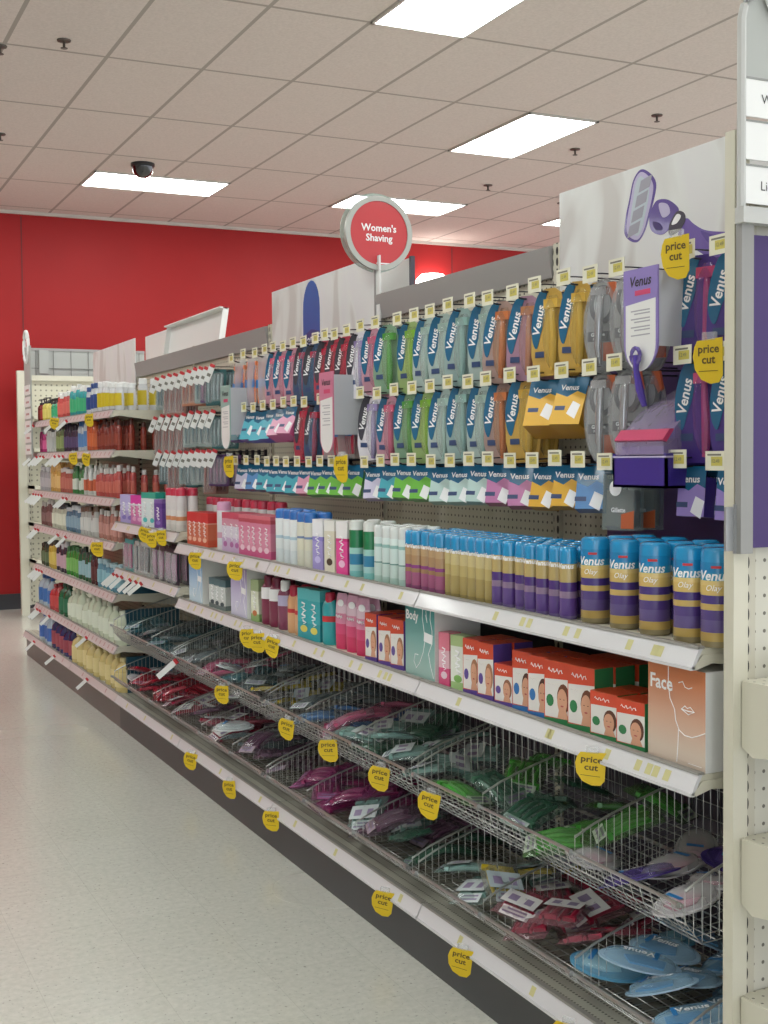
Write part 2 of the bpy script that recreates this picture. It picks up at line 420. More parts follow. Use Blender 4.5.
def shelf(parent, y0, y1, z, stickers=(), pink=False):
    g = .003
    s = MB()
    s.extr([(XF + .012, z), (XF + .012, z - .02), (XF + .03, z - .03), (XB - .02, z - .03), (XB - .02, z)], y0 + g + .0032, y1 - g - .0032)
    for yy in (y0 + g, y1 - g - .003):       # bracket ends
        s.extr([(XF + .016, z - .012), (XF - .010, z - .038), (XF, z - .041), (XF + .04, z - .03), (XB - .02, z - .085), (XB - .02, z - .012)], yy, yy + .003)
    o = s.build('shelf', M_cream, parent, smooth=False)
    mm = [M_rail if not pink else mat('pinkish price rail', 'c9bfbd', .35, coat=.2), M_railside, M_sticker if not pink else mat('faded red sticker', 'b08a86', .5)]
    rail_mesh(y0 + g, y1 - g, z, stickers=stickers).build('price_rail', mm, o, smooth=False)
    return o
M_deck = dots('perforated base deck', 'a9a799', '55534b', 0, 1, .03, .0035, pitch_b=.012, off=(.002, 0))
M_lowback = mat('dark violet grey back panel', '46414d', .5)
def unit(k, y0, y1, shelves, label, back=M_peg, header=True, kick=M_kick, pink=False, first=False, zt=2.03, ext=0.0):
    t = thing('gondola_unit', label, 'store shelving', (1.86, (y0 + y1) / 2, 0), group='bays of the shelving run')
    def part(mb, nm, m, sm=False):
        o = mb.build(nm, m, None, smooth=sm); o.parent = t; o.matrix_parent_inverse = Matrix.Translation((-1.86, -(y0 + y1) / 2, 0)); return o
    def reloc(o): o.parent = t; o.matrix_parent_inverse = Matrix.Translation((-1.86, -(y0 + y1) / 2, 0)); return o
    part(MB().box(XB, XB + .012, y0 + .004, y1 - .034, .14, zt), 'back_panel', back)
    part(MB().box(XB - .012, XB + .03, y1 - .032, y1 - .001, 0, 2.12), 'upright', M_slot)
    if first: part(MB().box(XB - .012, XB + .03, y0 - .03, y0 + .001, 0, 2.12), 'upright', M_slot)
    d = part(MB().box(XF + .012, XB, y0 + .002, y1 - .002 + ext, .15, .187), 'base_deck', M_deck)
    rail_mesh(y0 + .003, y1 - .003 + ext, .187, hgt=.036, stickers=[y0 + (y1 - y0) * f for f in ((.1, .5, .8) if not pink else (.2, .7))]).build('price_rail', [M_rail if not pink else mat('pinkish price rail', 'c9bfbd', .35, coat=.2), M_railside, M_sticker if not pink else mat('faded red sticker', 'b08a86', .5)], d, smooth=False)
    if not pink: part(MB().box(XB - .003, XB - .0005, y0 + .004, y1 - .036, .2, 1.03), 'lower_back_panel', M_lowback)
    part(MB().box(1.652, 1.664, y0, y1 + ext, 0, .15), 'kick_plate', kick)
    if header: part(MB().extr([(XB - .015, 2.02), (XB - .03, 2.112), (XB + .03, 2.122), (XB + .03, 2.02)], y0, y1), 'valance', M_grey)
    for z in shelves:
        st = [y0 + random.uniform(.05, 1.17) for _ in range(8)] if not pink else [y0 + .06 + .1 * q for q in range(12)]
        o = shelf(None, y0, y1, z, st, pink); reloc(o)
    return t
unit(1, Y0, Y0 + 1.22, (1.097, .842), 'nearest shelving bay, with big gel cans and the face box', first=True, header=False)
unit(2, Y0 + 1.22, Y0 + 2.44, (1.097, .842), 'second nearest shelving bay, with the teal body box')
unit(3, Y0 + 2.44, Y0 + 3.66, (1.097, .842), 'third nearest shelving bay, under the blue can poster', header=False)
unit(4, Y0 + 3.66, Y0 + 4.88, (1.143, .888), 'fourth nearest shelving bay, full of white tilted hook tags')
LZ = (1.76, 1.538, 1.271, 1.025, .738, .452)
unit(5, Y0 + 4.88, Y0 + 6.10, LZ, 'lotion shelving bay next to the baskets', kick=M_kick2, pink=True)
unit(6, Y0 + 6.10, Y0 + 7.32, LZ, 'lotion shelving bay at the far end, before the red wall', kick=M_kick2, pink=True, header=False, ext=.5)
YL0, YL1 = Y0 + 4.88, Y0 + 7.32
def boxp(nm, mb, m, t, sm=False): return mb.build(nm, m, t, smooth=sm)

# ------------------------------------------------------------------ wire baskets
def basket_proto(fd=.085):
    t = thing('wire_basket', 'x', 'basket'); L = 1.204
    wr = MB()
    prof = [(0, 0), (.012, -fd * .47), (.05, -fd), (.16, -fd * .86 - .008), (.46, -.035), (.455, .06), (.45, .16)]
    n = 34
    for k in range(n + 1):
        y = -L / 2 + .012 + (L - .024) * k / n
        wr.tube([(x, y, z) for x, z in prof], .0013, 4)
    cross_pts = [(.004, -fd * .15), (.008, -fd * .3), (.012, -fd * .47), (.025, -fd * .65), (.037, -fd * .82), (.05, -fd)] + [(.05 + .41 * q / 12, -fd + (fd - .035) * (q / 12)) for q in range(1, 13)] + [(.4575, 0), (.455, .04), (.453, .08), (.451, .12), (.45, .16)]
    for x, z in cross_pts:
        wr.tube([(x, -L / 2 + .01, z), (x, L / 2 - .01, z)], .0014, 4)
    wr.build('wire_mesh', M_chrome, t)
    MB().tube([(0, -L / 2 + .01, .002), (0, L / 2 - .01, .002)], .0045, 8).build('front_rim', M_chrome, t)
    MB().tube([(.45, -L / 2 + .01, .165), (.45, L / 2 - .01, .165)], .004, 8).build('back_rim', M_chrome, t)
    def fence(y, nm, top0, top1, step=.022):
        f = MB(); nx = int(.44 / step)
        for k in range(nx + 1):
            x = .008 + .44 * k / nx; zb = -fd * (.47 + .53 * min(x / .05, 1)) if x < .05 else -fd + (fd - .035) * (x - .05) / .41
            zt = top0 + (top1 - top0) * (x / .44) ** .8
            f.tube([(x, y, zb + .003), (x, y, zt)], .0011, 4)
        f.tube([(.008 + .44 * q / 8, y, top0 + (top1 - top0) * (q / 8) ** .8) for q in range(9)], .003, 6)
        f.build(nm, M_chrome, t)
    fence(L / 2 - .012, 'end_frame', .03, .165); fence(-L / 2 + .012, 'end_frame', .03, .165)
    fence(.22, 'divider', .035, .165); fence(-.2, 'divider', .035, .165)
    for y in (L / 2 - .02, -L / 2 + .02, .22, -.2):
        MB().tube([(-.008, y - .008, .004), (-.008, y + .008, .004)], .007, 8).build('clip', M_chrome, t)
    return t
BK = (basket_proto(), basket_proto(.048))
BX = 1.612; BZ = (.575, .292)
for r in range(2):
    for k in range(4):
        place(BK[r], (BX, Y0 + .61 + 1.22 * k, BZ[r]), (0, 0, 0), '%s wire basket in the %s bay, %s' % (('upper', 'lower')[r], ('nearest', 'second nearest', 'third nearest', 'fourth nearest')[k], ('under the boxes shelf', 'above the base deck')[r]), 'wire baskets')

# ------------------------------------------------------------------ header signs and posters
def poster_mat():
    m = bpy.data.materials.new('poster of pale satin folds'); m.use_nodes = True
    n = m.node_tree.nodes; l = m.node_tree.links; b = n['Principled BSDF']
    tc = n.new('ShaderNodeTexCoord'); mp = n.new('ShaderNodeMapping'); mp.inputs['Scale'].default_value = (1, 2.2, .9); mp.inputs['Rotation'].default_value = (.5, 0, 0)
    nz = n.new('ShaderNodeTexNoise'); nz.inputs['Scale'].default_value = 2.2; nz.inputs['Detail'].default_value = 1.5; nz.inputs['Distortion'].default_value = 1.0
    cr = n.new('ShaderNodeValToRGB'); e = cr.color_ramp.elements
    e[0].position = .35; e[0].color = lin('dadada'); e[1].position = .62; e[1].color = lin('c8c6c2'); q = e.new(.5); q.color = lin('dcdedb')
    l.new(tc.outputs['Object'], mp.inputs[0]); l.new(mp.outputs[0], nz.inputs['Vector']); l.new(nz.outputs[0], cr.inputs[0]); l.new(cr.outputs[0], b.inputs['Base Color'])
    b.inputs['Roughness'].default_value = .4
    return m
M_poster = poster_mat()
M_purple = mat('printed purple', '55408f', .35, coat=.3)
M_purdk = mat('printed dark violet', '3a2a6b', .35)
M_lil = mat('printed lilac', 'b9b2d0', .4)
M_gr = mat('printed grey', '9a9aa6', .35)
M_dk = mat('printed dark grey', '3d3a48', .4)
def poster(y0, y1, z0, z1, label, x=XB - .024):
    t = thing('header_sign', label, 'sign', (x, (y0 + y1) / 2, z0), group='header signs along the top of the shelving')
    hh = z1 - z0; w2 = (y1 - y0) / 2
    MB().box(0, .006, -w2, w2, 0, hh).build('panel', M_poster, t, smooth=False)
    MB().box(.006, .011, -w2, w2, 0, .02).build('mounting_channel', M_grey, t, smooth=False)
    return t
# nearest poster with the violet razor picture
P1 = poster(Y0 + .01, Y0 + 1.165, 1.84, 2.258, 'large white header poster showing a violet razor, nearest the endcap')
def wx(y): return -(y - (Y0 + .5875))          # world y -> a on the poster
g = MB()
def A(y, z): return (wx(y), z - 1.84)
X0 = -.0008
def smooth(p, k=5, closed=True):
    """Catmull-Rom through the points"""
    n = len(p); o = []
    for i in range(n):
        p0, p1, p2, p3 = p[i - 1], p[i], p[(i + 1) % n], p[(i + 2) % n]
        for q in range(k):
            t = q / k
            o.append(tuple(.5 * (2 * p1[c] + (p2[c] - p0[c]) * t + (2 * p0[c] - 5 * p1[c] + 4 * p2[c] - p3[c]) * t * t + (3 * p1[c] - p0[c] - 3 * p2[c] + p3[c]) * t ** 3) for c in (0, 1)))
    return o
hd = smooth([A(*p) for p in ((2.741, 2.247), (2.702, 2.229), (2.678, 2.2), (2.684, 2.164), (2.706, 2.116), (2.726, 2.08), (2.755, 2.058), (2.789, 2.066), (2.814, 2.09), (2.808, 2.134), (2.793, 2.176), (2.774, 2.226))])
cx_ = sum(p[0] for p in hd) / len(hd); cz_ = sum(p[1] for p in hd) / len(hd)
def shr(pl, s, t=None): return [(cx_ + (a - cx_) * s, cz_ + (z - cz_) * (t or s)) for a, z in pl]
g.prism(hd, X0, 0, 0); g.prism(shr(hd, .84, .93), X0 * 1.6, X0, 1); g.prism(shr(hd, .6, .82), X0 * 2.1, X0 * 1.6, 2)
for f in (-.32, -.1, .12, .34):
    mx_, mz_ = cx_ + f * .075, cz_ + f * .17
    g.prism([(mx_ - .028, mz_ - .020), (mx_ + .020, mz_ - .012), (mx_ + .030, mz_ + .018), (mx_ - .018, mz_ + .010)], X0 * 2.6, X0 * 2.1, 3)
g.build('printed_razor_head', [M_purple, M_lil, mat('printed pale blue', 'b8c4cc', .3), M_gr], P1, smooth=False)
g = MB()
g.prism(smooth([A(*p) for p in ((2.557, 2.086), (2.527, 2.067), (2.483, 2.044), (2.41, 2.028), (2.30, 2.012), (2.02, 1.99), (2.02, 1.90), (2.30, 1.935), (2.409, 1.954), (2.47, 1.975), (2.534, 2.01), (2.579, 2.035), (2.586, 2.057))], 4), X0 * .8, 0, 1)
g.prism(smooth([A(*p) for p in ((2.50, 2.045), (2.41, 2.015), (2.2, 1.985), (2.2, 1.965), (2.42, 1.985))], 4), X0 * 1.2, X0 * .8, 0)
g.prism(smooth([A(*p) for p in ((2.667, 2.153), (2.626, 2.145), (2.586, 2.116), (2.599, 2.097), (2.626, 2.068), (2.66, 2.061), (2.698, 2.08), (2.705, 2.116), (2.688, 2.143))]), X0 * 1.4, 0, 0)
g.prism(smooth([A(*p) for p in ((2.665, 2.142), (2.63, 2.135), (2.62, 2.11), (2.65, 2.105))]), X0 * 1.8, X0 * 1.4, 4)
g.prism(smooth([A(*p) for p in ((2.69, 2.10), (2.66, 2.09), (2.65, 2.072), (2.68, 2.078))]), X0 * 1.8, X0 * 1.4, 2)
g.prism(smooth([A(*p) for p in ((2.586, 2.11), (2.562, 2.099), (2.56, 2.078), (2.586, 2.057), (2.619, 2.053), (2.623, 2.076), (2.606, 2.099))]), X0 * 2.2, X0, 3)
g.prism(smooth([A(*p) for p in ((2.592, 2.102), (2.575, 2.095), (2.59, 2.08), (2.612, 2.08))]), X0 * 2.6, X0 * 2.2, 5)
g.build('printed_razor_handle', [M_purple, mat('printed mid violet', '6a54a0', .35), M_purdk, M_dk, M_lil, M_white2], P1, smooth=False)
# second poster with blue can picture
P2 = poster(Y0 + 2.40, Y0 + 3.57, 1.86, 2.262, 'white header poster with a blue can picture, under the round sign')
def A2(y, z): return (-(y - (Y0 + 2.985)), z - 1.86)
g = MB()
yc = 5.055
g.prism([A2(yc + .095, 1.86)] + [A2(yc + .095 * math.cos(PI * q / 10), 2.13 + .125 * math.sin(PI * q / 10)) for q in range(11)] + [A2(yc - .095, 1.86)], X0, 0, 0)
g.prism([A2(*p) for p in ((yc + .095, 1.86), (yc + .095, 2.02), (yc, 2.045), (yc - .095, 2.03), (yc - .095, 1.86))], X0 * 1.6, X0, 1)
text_on(g, 'Venus', .085, X0 * 2.2, A2(yc, 0)[0], 2.0 - 1.86, 2, rot=.1)
g.build('printed_can', [mat('printed blue', '1f5fa8', .3), mat('printed navy', '28407f', .3), M_white2], P2, smooth=False)
P3 = poster(Y0 + 6.10, Y0 + 7.31, 1.97, 2.275, 'plain white header sign over the far lotion bay')
# panel of the far side of the run behind the second poster
t = thing('header_sign', 'grey white board behind the blue can poster, right of it', 'sign', (2.235, Y0 + 3.0, 2.03), group='header signs along the top of the shelving')
MB().box(0, .006, -.57, .61, 0, .235).build('panel', M_white, t, smooth=False); MB().box(-.006, .012, -.585, -.57, 0, .24).build('edge_channel', M_dk, t, smooth=False)
# leaning tray-shaped header seen from behind
t = thing('header_sign', 'white lipped header tray leaning outward above the fourth bay', 'sign', (2.36, 7.75, 2.112), (0, R(9), 0), group='header signs along the top of the shelving')
MB().box(0, .006, -.64, .56, 0, .27).build('panel', M_white, t, smooth=False)
fl = MB(); fl.box(-.05, 0, -.64, .56, .262, .27).box(-.03, 0, .552, .56, 0, .27).box(-.03, 0, -.64, -.632, 0, .27); fl.build('flange', M_white, t, smooth=False)
t = thing('header_sign', 'small pale header board left of the leaning white tray', 'sign', (2.42, 8.75, 2.112), group='header signs along the top of the shelving')
MB().box(0, .006, -.3, .3, 0, .27).build('panel', M_white, t, smooth=False); MB().box(.006, .02, -.3, .3, 0, .02).build('mounting_channel', M_grey, t, smooth=False)

t = thing('rear_shelving', 'back half of the shelving run, hidden behind the header signs', 'store shelving', (2.17, 6.0, 0))
MB().box(0, .45, -4.0, 3.4, 0, .2).build('base_deck', M_cream, t, smooth=False)
for z in (.7, 1.2, 1.7, 2.11): MB().box(0, .42, -4.0, 3.4, z - .025, z).build('shelf', M_cream, t, smooth=False)
for y in (-4.0, -1.0, 1.5, 3.37): MB().box(0, .02, y, y + .03, .2, 2.09).build('upright', M_cream, t, smooth=False)
t = thing('wall_light', 'glowing white lamp low on the red wall, just above the valance', 'wall light', (6.80, 12.83, 3.47))
MB().lathe([(.14, -.02), (.15, 0), (.14, .02), (.05, .03)], 20).build('backplate', M_grey, t)
_wl = mat('lit lamp glass', 'fff4ea', .4, emis=9.0)
MB().lathe([(.0001, .13), (.13, .11), (.19, .05), (.2, .0), (.17, -.03), (.0001, -.04)], 20).build('lamp_glass', _wl, t)
# round sign
t = thing('round_sign', 'round red sign reading Women\'s Shaving, on top of the shelving', 'sign', (2.095, 4.39, 2.349))
def discy(mb, r0, r1, y0, y1, n=48, mi=0, cx=0, cz=0):
    vs = []; fs = []
    for k in range(n):
        a = 2 * PI * k / n
        for r_, y in ((r1, y0), (r1, y1), (r0, y1), (r0, y0)): vs.append((cx + r_ * math.cos(a), y, cz + r_ * math.sin(a)))
    for k in range(n):
        j = (k + 1) % n
        for q in range(4):
            q2 = (q + 1) % 4
            fs.append((k * 4 + q, j * 4 + q, j * 4 + q2, k * 4 + q2))
    return mb.add(vs, fs, mi)
d = MB(); vs = [(.125 * math.cos(2 * PI * k / 48), -.004, .125 * math.sin(2 * PI * k / 48)) for k in range(48)]
d.add(vs + [(x, .004, z) for x, y, z in vs], [tuple(range(48)), tuple(range(48, 96))[::-1]]); d.build('face', mat('red sign face', 'c22e34', .35, coat=.3), t, smooth=False)
discy(MB(), .122, .142, -.008, .008).build('rim', mat('silver grey sign rim', 'a9aba4', .35, metal=.3), t)
discy(MB(), .135, .152, .03, .034, cx=.004, cz=.006).build('acrylic_ring', clearfilm('green edged acrylic', 'b8d0c4', .35, .9), t)
g = MB(); text_on(g, "Women's", .038, -.0052, 0, .018, 0, bold=.0009, basis=FACEY); text_on(g, 'Shaving', .038, -.0052, 0, -.020, 0, bold=.0009, basis=FACEY)
g.box(-.012, .045, -.0055, -.0045, -.118, -.113, 0, Matrix.Identity(4))
g.build('lettering', M_white2, t, smooth=False)
MB().box(-.012, .012, .008, .02, -.36, -.12).build('bracket', M_grey, t, smooth=False)

# ------------------------------------------------------------------ endcap at the right
t = thing('endcap_fixture', 'beige endcap shelving cut by the right edge of the photo', 'store shelving', (1.65, 1.9, 0))
def ep(nm, mb, m): return mb.build(nm, m, t, smooth=False)
ep('upright', MB().box(.004, .04, -.016, .012, 0, 2.105), M_cream)
ep('slotted_strip', MB().box(.042, .062, -.012, .0, 0, 2.0), dots('slotted strip', 'bdb9a8', '26241f', 0, 2, .04, .0055, pitch_b=.034, off=(.0185, 0), slot=2.4))
ep('back_panel', MB().box(.062, .9, -.008, .0, .1, 1.98), M_pegy)
ep('upright', MB().box(.90, .942, -.016, .012, 0, 2.1), M_cream)
ep('base_deck', MB().box(.0, .94, -.42, -.02, .12, .16), M_cream)
ep('kick_plate', MB().box(.01, .93, -.41, -.40, 0, .12), M_kick)
for z in (1.055, .745, .43):
    o = ep('shelf', MB().box(.03, .9, -.40, -.012, z - .035, z - .01).box(.03, .9, -.405, -.395, z - .1, z), dots('perforated shelf', 'c8c5b4', '6a675d', 0, 1, .025, .003))
    e = MB()
    e.extr([(.028, 0), (.03, 0), (.03, 1), (.028, 1)], 0, 1) if False else None
    pr = [(-.02, z - .01), (-.02, z - .14), (-.05, z - .155), (-.40, z - .1), (-.40, z)]
    n = len(pr); e.add([(.022, y, zz) for y, zz in pr] + [(.027, y, zz) for y, zz in pr], [tuple(range(n)), tuple(range(2 * n - 1, n - 1, -1))] + [(i, n + i, n + (i + 1) % n, (i + 1) % n) for i in range(n)])
    e.build('bracket', M_cream, o, smooth=False)
ep('hanger_plate', MB().box(-.02, .03, -.022, -.016, 1.30, 1.385).box(-.004, .03, -.028, -.022, 1.295, 1.39), mat('brushed grey plate', 'a3a5a6', .35, metal=.4))
t = thing('graphic_panel', 'tall violet graphic panel in a grey channel on the endcap', 'sign', (1.672, 1.872, 1.305))
MB().box(0.006, .5, -.004, 0, 0, .60).build('panel', mat('violet print', '3b2463', .5), t, smooth=False)
MB().box(-.022, .008, -.012, .004, -.01, .65).build('side_channel', mat('grey channel', '8f8f8c', .4), t, smooth=False)
t = thing('aisle_directory', 'white slatted category sign in a rounded grey frame on the endcap', 'sign', (1.65, 1.862, 1.935))
fr = MB(); fr.tube([(.0, 0, .0), (0, 0, .37), (.006, 0, .395), (.02, 0, .412), (.045, 0, .422), (.32, 0, .422), (.345, 0, .41), (.36, 0, .38), (.36, 0, 0)], .0085, 8)
fr.build('frame', mat('pale grey frame', 'b9bab6', .4), t)
MB().box(-.008, .37, -.016, .008, -.012, .018).build('bottom_rail', mat('pale grey frame', 'b9bab6', .4), t, smooth=False)
MB().box(.006, .354, .0, .004, .26, .412).build('backing', mat('grey backing', 'a6a9a4', .5), t, smooth=False)
for k, (s, a, z) in enumerate((("Women's", .047, .225), ('Hair', .066, .145), ('Lice', .045, .062))):
    c = MB(); c.box(.004, .354, -.005, .0, z - .036, z + .038, 0); c.box(.004, .354, -.006, -.005, z + .034, z + .038, 1)
    o = c.build('category_card', [M_white, mat('card edge', '8a8c88', .5)], t, smooth=False)
    g = MB(); text_on(g, s, .025, -.0056, a - .003, z - .002, 0, align='LEFT', basis=FACEY); g.build('lettering', M_ink, o, smooth=False)
discy(MB(), .0, .04, -.012, -.006, cx=.09, cz=.42).build('round_badge', M_white, t)
t = thing('carton', 'white carton edge on the top endcap shelf at the right', 'carton', (1.80, 1.78, 1.055 - .01))
MB().box(-.05, .05, -.06, .06, 0, .055).build('box', M_white, t, smooth=False); MB().box(-.05, .05, -.0605, -.06, .02, .03).build('printed_stripe', M_lil, t, smooth=False)

# ------------------------------------------------------------------ far fixture before the red wall
t = thing('wall_fixture', 'beige pegboard shelving against the red wall beyond the lotions', 'store shelving', (2.03, 12.3, 0))
def fp(nm, mb, m): return mb.build(nm, m, t, smooth=False)
fp('upright', MB().box(0, .075, -.06, 0, 0, 2.34), M_cream)
fp('slotted_strip', MB().box(.076, .1, -.05, -.04, .1, 2.1), dots('slotted strip', 'bdb9a8', '26241f', 0, 2, .04, .008, pitch_b=.06, off=(.0, 0), slot=2.))
fp('back_panel', MB().box(.1, 1.3, .0, .012, .1, 2.25), dots('perforated far panel', 'c6c3ae', '8a877a', 0, 2, .0508, .009))
fp('top_rail', MB().box(.1, 1.3, -.03, .0, 2.25, 2.3), M_cream)
gm = MB()
for k in range(7): gm.box(.22 + .17 * k, .226 + .17 * k, .19, .196, 2.3, 2.56)
gm.box(.17, 1.3, .19, .196, 2.38, 2.388); gm.box(.17, 1.3, .2, .21, 2.3, 2.56, 1); gm.box(.17, 1.3, .19, .215, 2.555, 2.58, 2); gm.box(.25, .34, .17, .19, 2.33, 2.56, 1)
fp('header_grid', gm, [mat('grid line', '80817c', .5), mat('grey backing', 'a6a9a4', .5), M_grey])
for z in (1.9, 1.6, 1.25, .9, .55):
    fp('shelf', MB().box(.08, 1.3, -.4, 0, z - .03, z).box(.08, .084, -.4, 0, z - .08, z), M_cream)
# far aisle directory, turned to the aisle
t = thing('aisle_directory', 'narrow white category sign with a ring at the far end', 'sign', (1.60, 9.22, 1.50))
MB().box(0, .01, -.12, .12, 0, .80).build('backing', mat('grey backing', 'a6a9a4', .5), t, smooth=False)
for k in range(6):
    o = MB().box(-.006, 0, -.11, .11, .03 + .085 * k, .10 + .085 * k).build('category_card', [M_white], t, smooth=False)
    MB().box(-.007, -.006, -.08, .04, .055 + .085 * k, .07 + .085 * k).build('printed_line', [mat('faded red print', 'b58c88', .5)], o, smooth=False)
rg = MB(); rg.tube([(0, .02 + .085 * math.cos(2 * PI * k / 28), .80 + .11 * math.sin(2 * PI * k / 28)) for k in range(28)], .012, 8, closed=True); rg.build('ring', M_white, t)

# ================================================================== products
def bent(mb, s, size, r, z, ang=0.0, mi=0, bold=0.0, shear=0.0, vert=False, eps=.0006):
    """lettering wrapped round a can of radius r (front faces -x)"""
    t = textmesh(s, size, bold, shear)
    vs = []
    for v in t.vertices:
        a, zz = (v.co.x, v.co.y) if not vert else (-v.co.y, v.co.x)
        th = ang + a / r; rr = r + eps
        vs.append((-rr * math.cos(th), -rr * math.sin(th), z + zz))
    mb.add(vs, [tuple(p.vertices) for p in t.polygons], mi)
def faces_cam(x, y, k=.75): return math.atan2(y, x) * k

def can(nm, r, h, body, cap, caph, label, cat, text='Venus', tz=.8, tsz=None, tcol=None, extra=None):
    """aerosol can: body, domed cap, lettering"""
    t = thing(nm, label, cat)
    hb = h - caph
    MB().lathe([(r * .93, 0), (r, .004), (r, hb - .004), (r * .97, hb)], 20).build('body', body, t)
    MB().lathe([(r * .985, hb - .002), (r * .99, h - .012), (r * .93, h - .004), (r * .75, h), (0.0001, h)], 20).build('cap', cap, t)
    g = MB()
    if text: bent(g, text, tsz or r * .85, r, hb * tz, 0, 0, bold=.0006, shear=.2)
    if extra: extra(g, r, h)
    if g.v: g.build('lettering', [tcol or M_white2, M_red, M_ink], t, smooth=False)
    return t
cap_blue = mat('translucent blue cap', '1f8fc4', .15, coat=.6)
M_bigcan = bands('big can print', [(0, '8b7f5e'), (.012, 'b69a55'), (.03, '5b4a84'), (.055, '4e3a7c'), (.075, 'c4a761'), (.088, '43327a'), (.105, 'd0b36a'), (.125, 'd9c07c'), (.135, '2d8eb0'), (.15, '1b7fb3')], .19, rough=.25)
M_slimpur = bands('slim violet can print', [(0, '6c5c8c'), (.008, '5b3f86'), (.05, '8a7390'), (.066, '4b2f78'), (.088, 'b7a26a'), (.12, 'c3b07a'), (.132, '1d84b4')], .17, rough=.25)
M_slimgold = bands('slim gold can print', [(0, '938454'), (.01, 'a8955a'), (.06, 'b9a76c'), (.09, 'c5b682'), (.128, '2b8ab5')], .17, rough=.25)
M_slimpink = bands('slim rose can print', [(0, '8a4c74'), (.012, 'a2567c'), (.05, '9c7658'), (.062, '8d3f80'), (.072, 'ab8a66'), (.1, 'b79a73'), (.13, '2b8ab5')], .17, rough=.25)
def ex_big(g, r, h):
    bent(g, 'Olay', r * .5, r, h * .60, 0, 0, shear=.3)
    vs = []
    for k in range(9):
        th = -.1 + .6 * k / 8
        for z in (h * .80, h * .825): vs.append((-(r + .0005) * math.cos(th), -(r + .0005) * math.sin(th), z))
    g.add(vs, [(2 * k, 2 * k + 2, 2 * k + 3, 2 * k + 1) for k in range(8)], 1)
bigcan = can('shave_gel_can', .034, .2, M_bigcan, cap_blue, .026, 'x', 'can', tz=.83, tsz=.027, extra=ex_big)
slimpur = can('shave_gel_can', .0215, .172, M_slimpur, cap_blue, .036, 'x', 'can', tz=.93, tsz=.017)
slimgold = can('shave_gel_can', .0215, .172, M_slimgold, cap_blue, .036, 'x', 'can', tz=.93, tsz=.017)
slimpink = can('shave_gel_can', .0215, .172, M_slimpink, cap_blue, .036, 'x', 'can', tz=.93, tsz=.017)
M_mintcan = bands('mint can print', [(0, 'a8c4bc'), (.02, 'c3d6d0'), (.06, '5f8e86'), (.064, 'cfe0dc'), (.11, '8fbab4'), (.12, 'd5e3e0')], .17)
mintcan = can('shave_gel_can', .0215, .178, M_mintcan, mat('clear pale cap', 'd5dbd8', .2, coat=.5), .035, 'x', 'can', text=None, tcol=mat('teal print', '1f7f76', .4))
whitecap = mat('white cap', 'e6e8e6', .3, coat=.3)
redcap = mat('crimson cap', 'c0304a', .3, coat=.3)
M_redcan = bands('white and orange can print', [(0, 'd0ccc8'), (.03, 'd9d4d0'), (.05, 'cf8a5e'), (.07, 'dcd7d3'), (.1, 'd4cfce')], .17)
redcan = can('shave_cream_can', .026, .205, M_redcan, redcap, .035, 'x', 'can', text=None, tcol=M_red)
pinkcap = can('shave_cream_can', .031, .205, bands('white can with pink stripes', [(0, 'd8d0d6'), (.02, 'd9d9dc'), (.05, 'd2a0b4'), (.075, 'dcdadd')], .17), mat('pale pink cap', 'd79fc0', .3, coat=.3), .035, 'x', 'can', text=None, tcol=mat('pink print', 'cc4a78', .4))

def line(proto, ys, x0, z, look, where, group, depth=1, dx=.05, rot=None, spread=.6, jit=False):
    """a row of standing products, ys listed from the left of the photo to the right (falling y)"""
    ys = sorted(ys, reverse=True)
    for d in range(depth):
        for i, y in enumerate(ys):
            x = x0 + dx * d + random.uniform(-.004, .004)
            rz = (faces_cam(x, y, spread) if rot is None else rot) + random.uniform(-.05, .05)
            lb = look
            if len(ys) > 1: lb += ', %s from left' % ORD[i]
            if depth > 1: lb += ', %s row' % ('front', 'second', 'third', 'fourth')[d]
            yj = random.uniform(-.008, .008) if jit else 0
            place(proto, (x, y + yj, z), (0, 0, rz), lb + (', ' + where if where else ''), group, (random.uniform(.85, 1.1), random.uniform(.8, 1.05), random.uniform(.86, 1.06)) if jit else None)
SZ = 1.098; SL = .843          # tops of the two boards (bays 1-3)
def run(y0, y1, n):              # n positions evenly spaced between two ends
    return [y0 + (y1 - y0) * k / (n - 1) for k in range(n)] if n > 1 else [y0]
CANS = 'can shelf'
line(bigcan, [2.408, 2.297, 2.186, 2.066, 1.985], 1.70, SZ, 'big gold and violet gel can with turquoise cap', CANS, 'big gel cans', 3, .07)
line(slimpur, run(2.81, 2.49, 7), 1.685, SZ, 'slim violet-banded gel can with blue cap', CANS, 'slim violet gel cans', 4, .0475)
line(slimgold, run(3.075, 2.855, 6), 1.685, SZ, 'slim plain gold gel can with blue cap', CANS, 'slim gold gel cans', 4, .0475)
line(slimpink, run(3.32, 3.125, 5), 1.685, SZ, 'slim rose and gold gel can with blue cap', CANS, 'slim rose gel cans', 4, .0475)
line(mintcan, run(3.53, 3.36, 4), 1.685, SZ, 'pale mint gel can with clear cap', CANS, 'mint gel cans', 3, .0475)

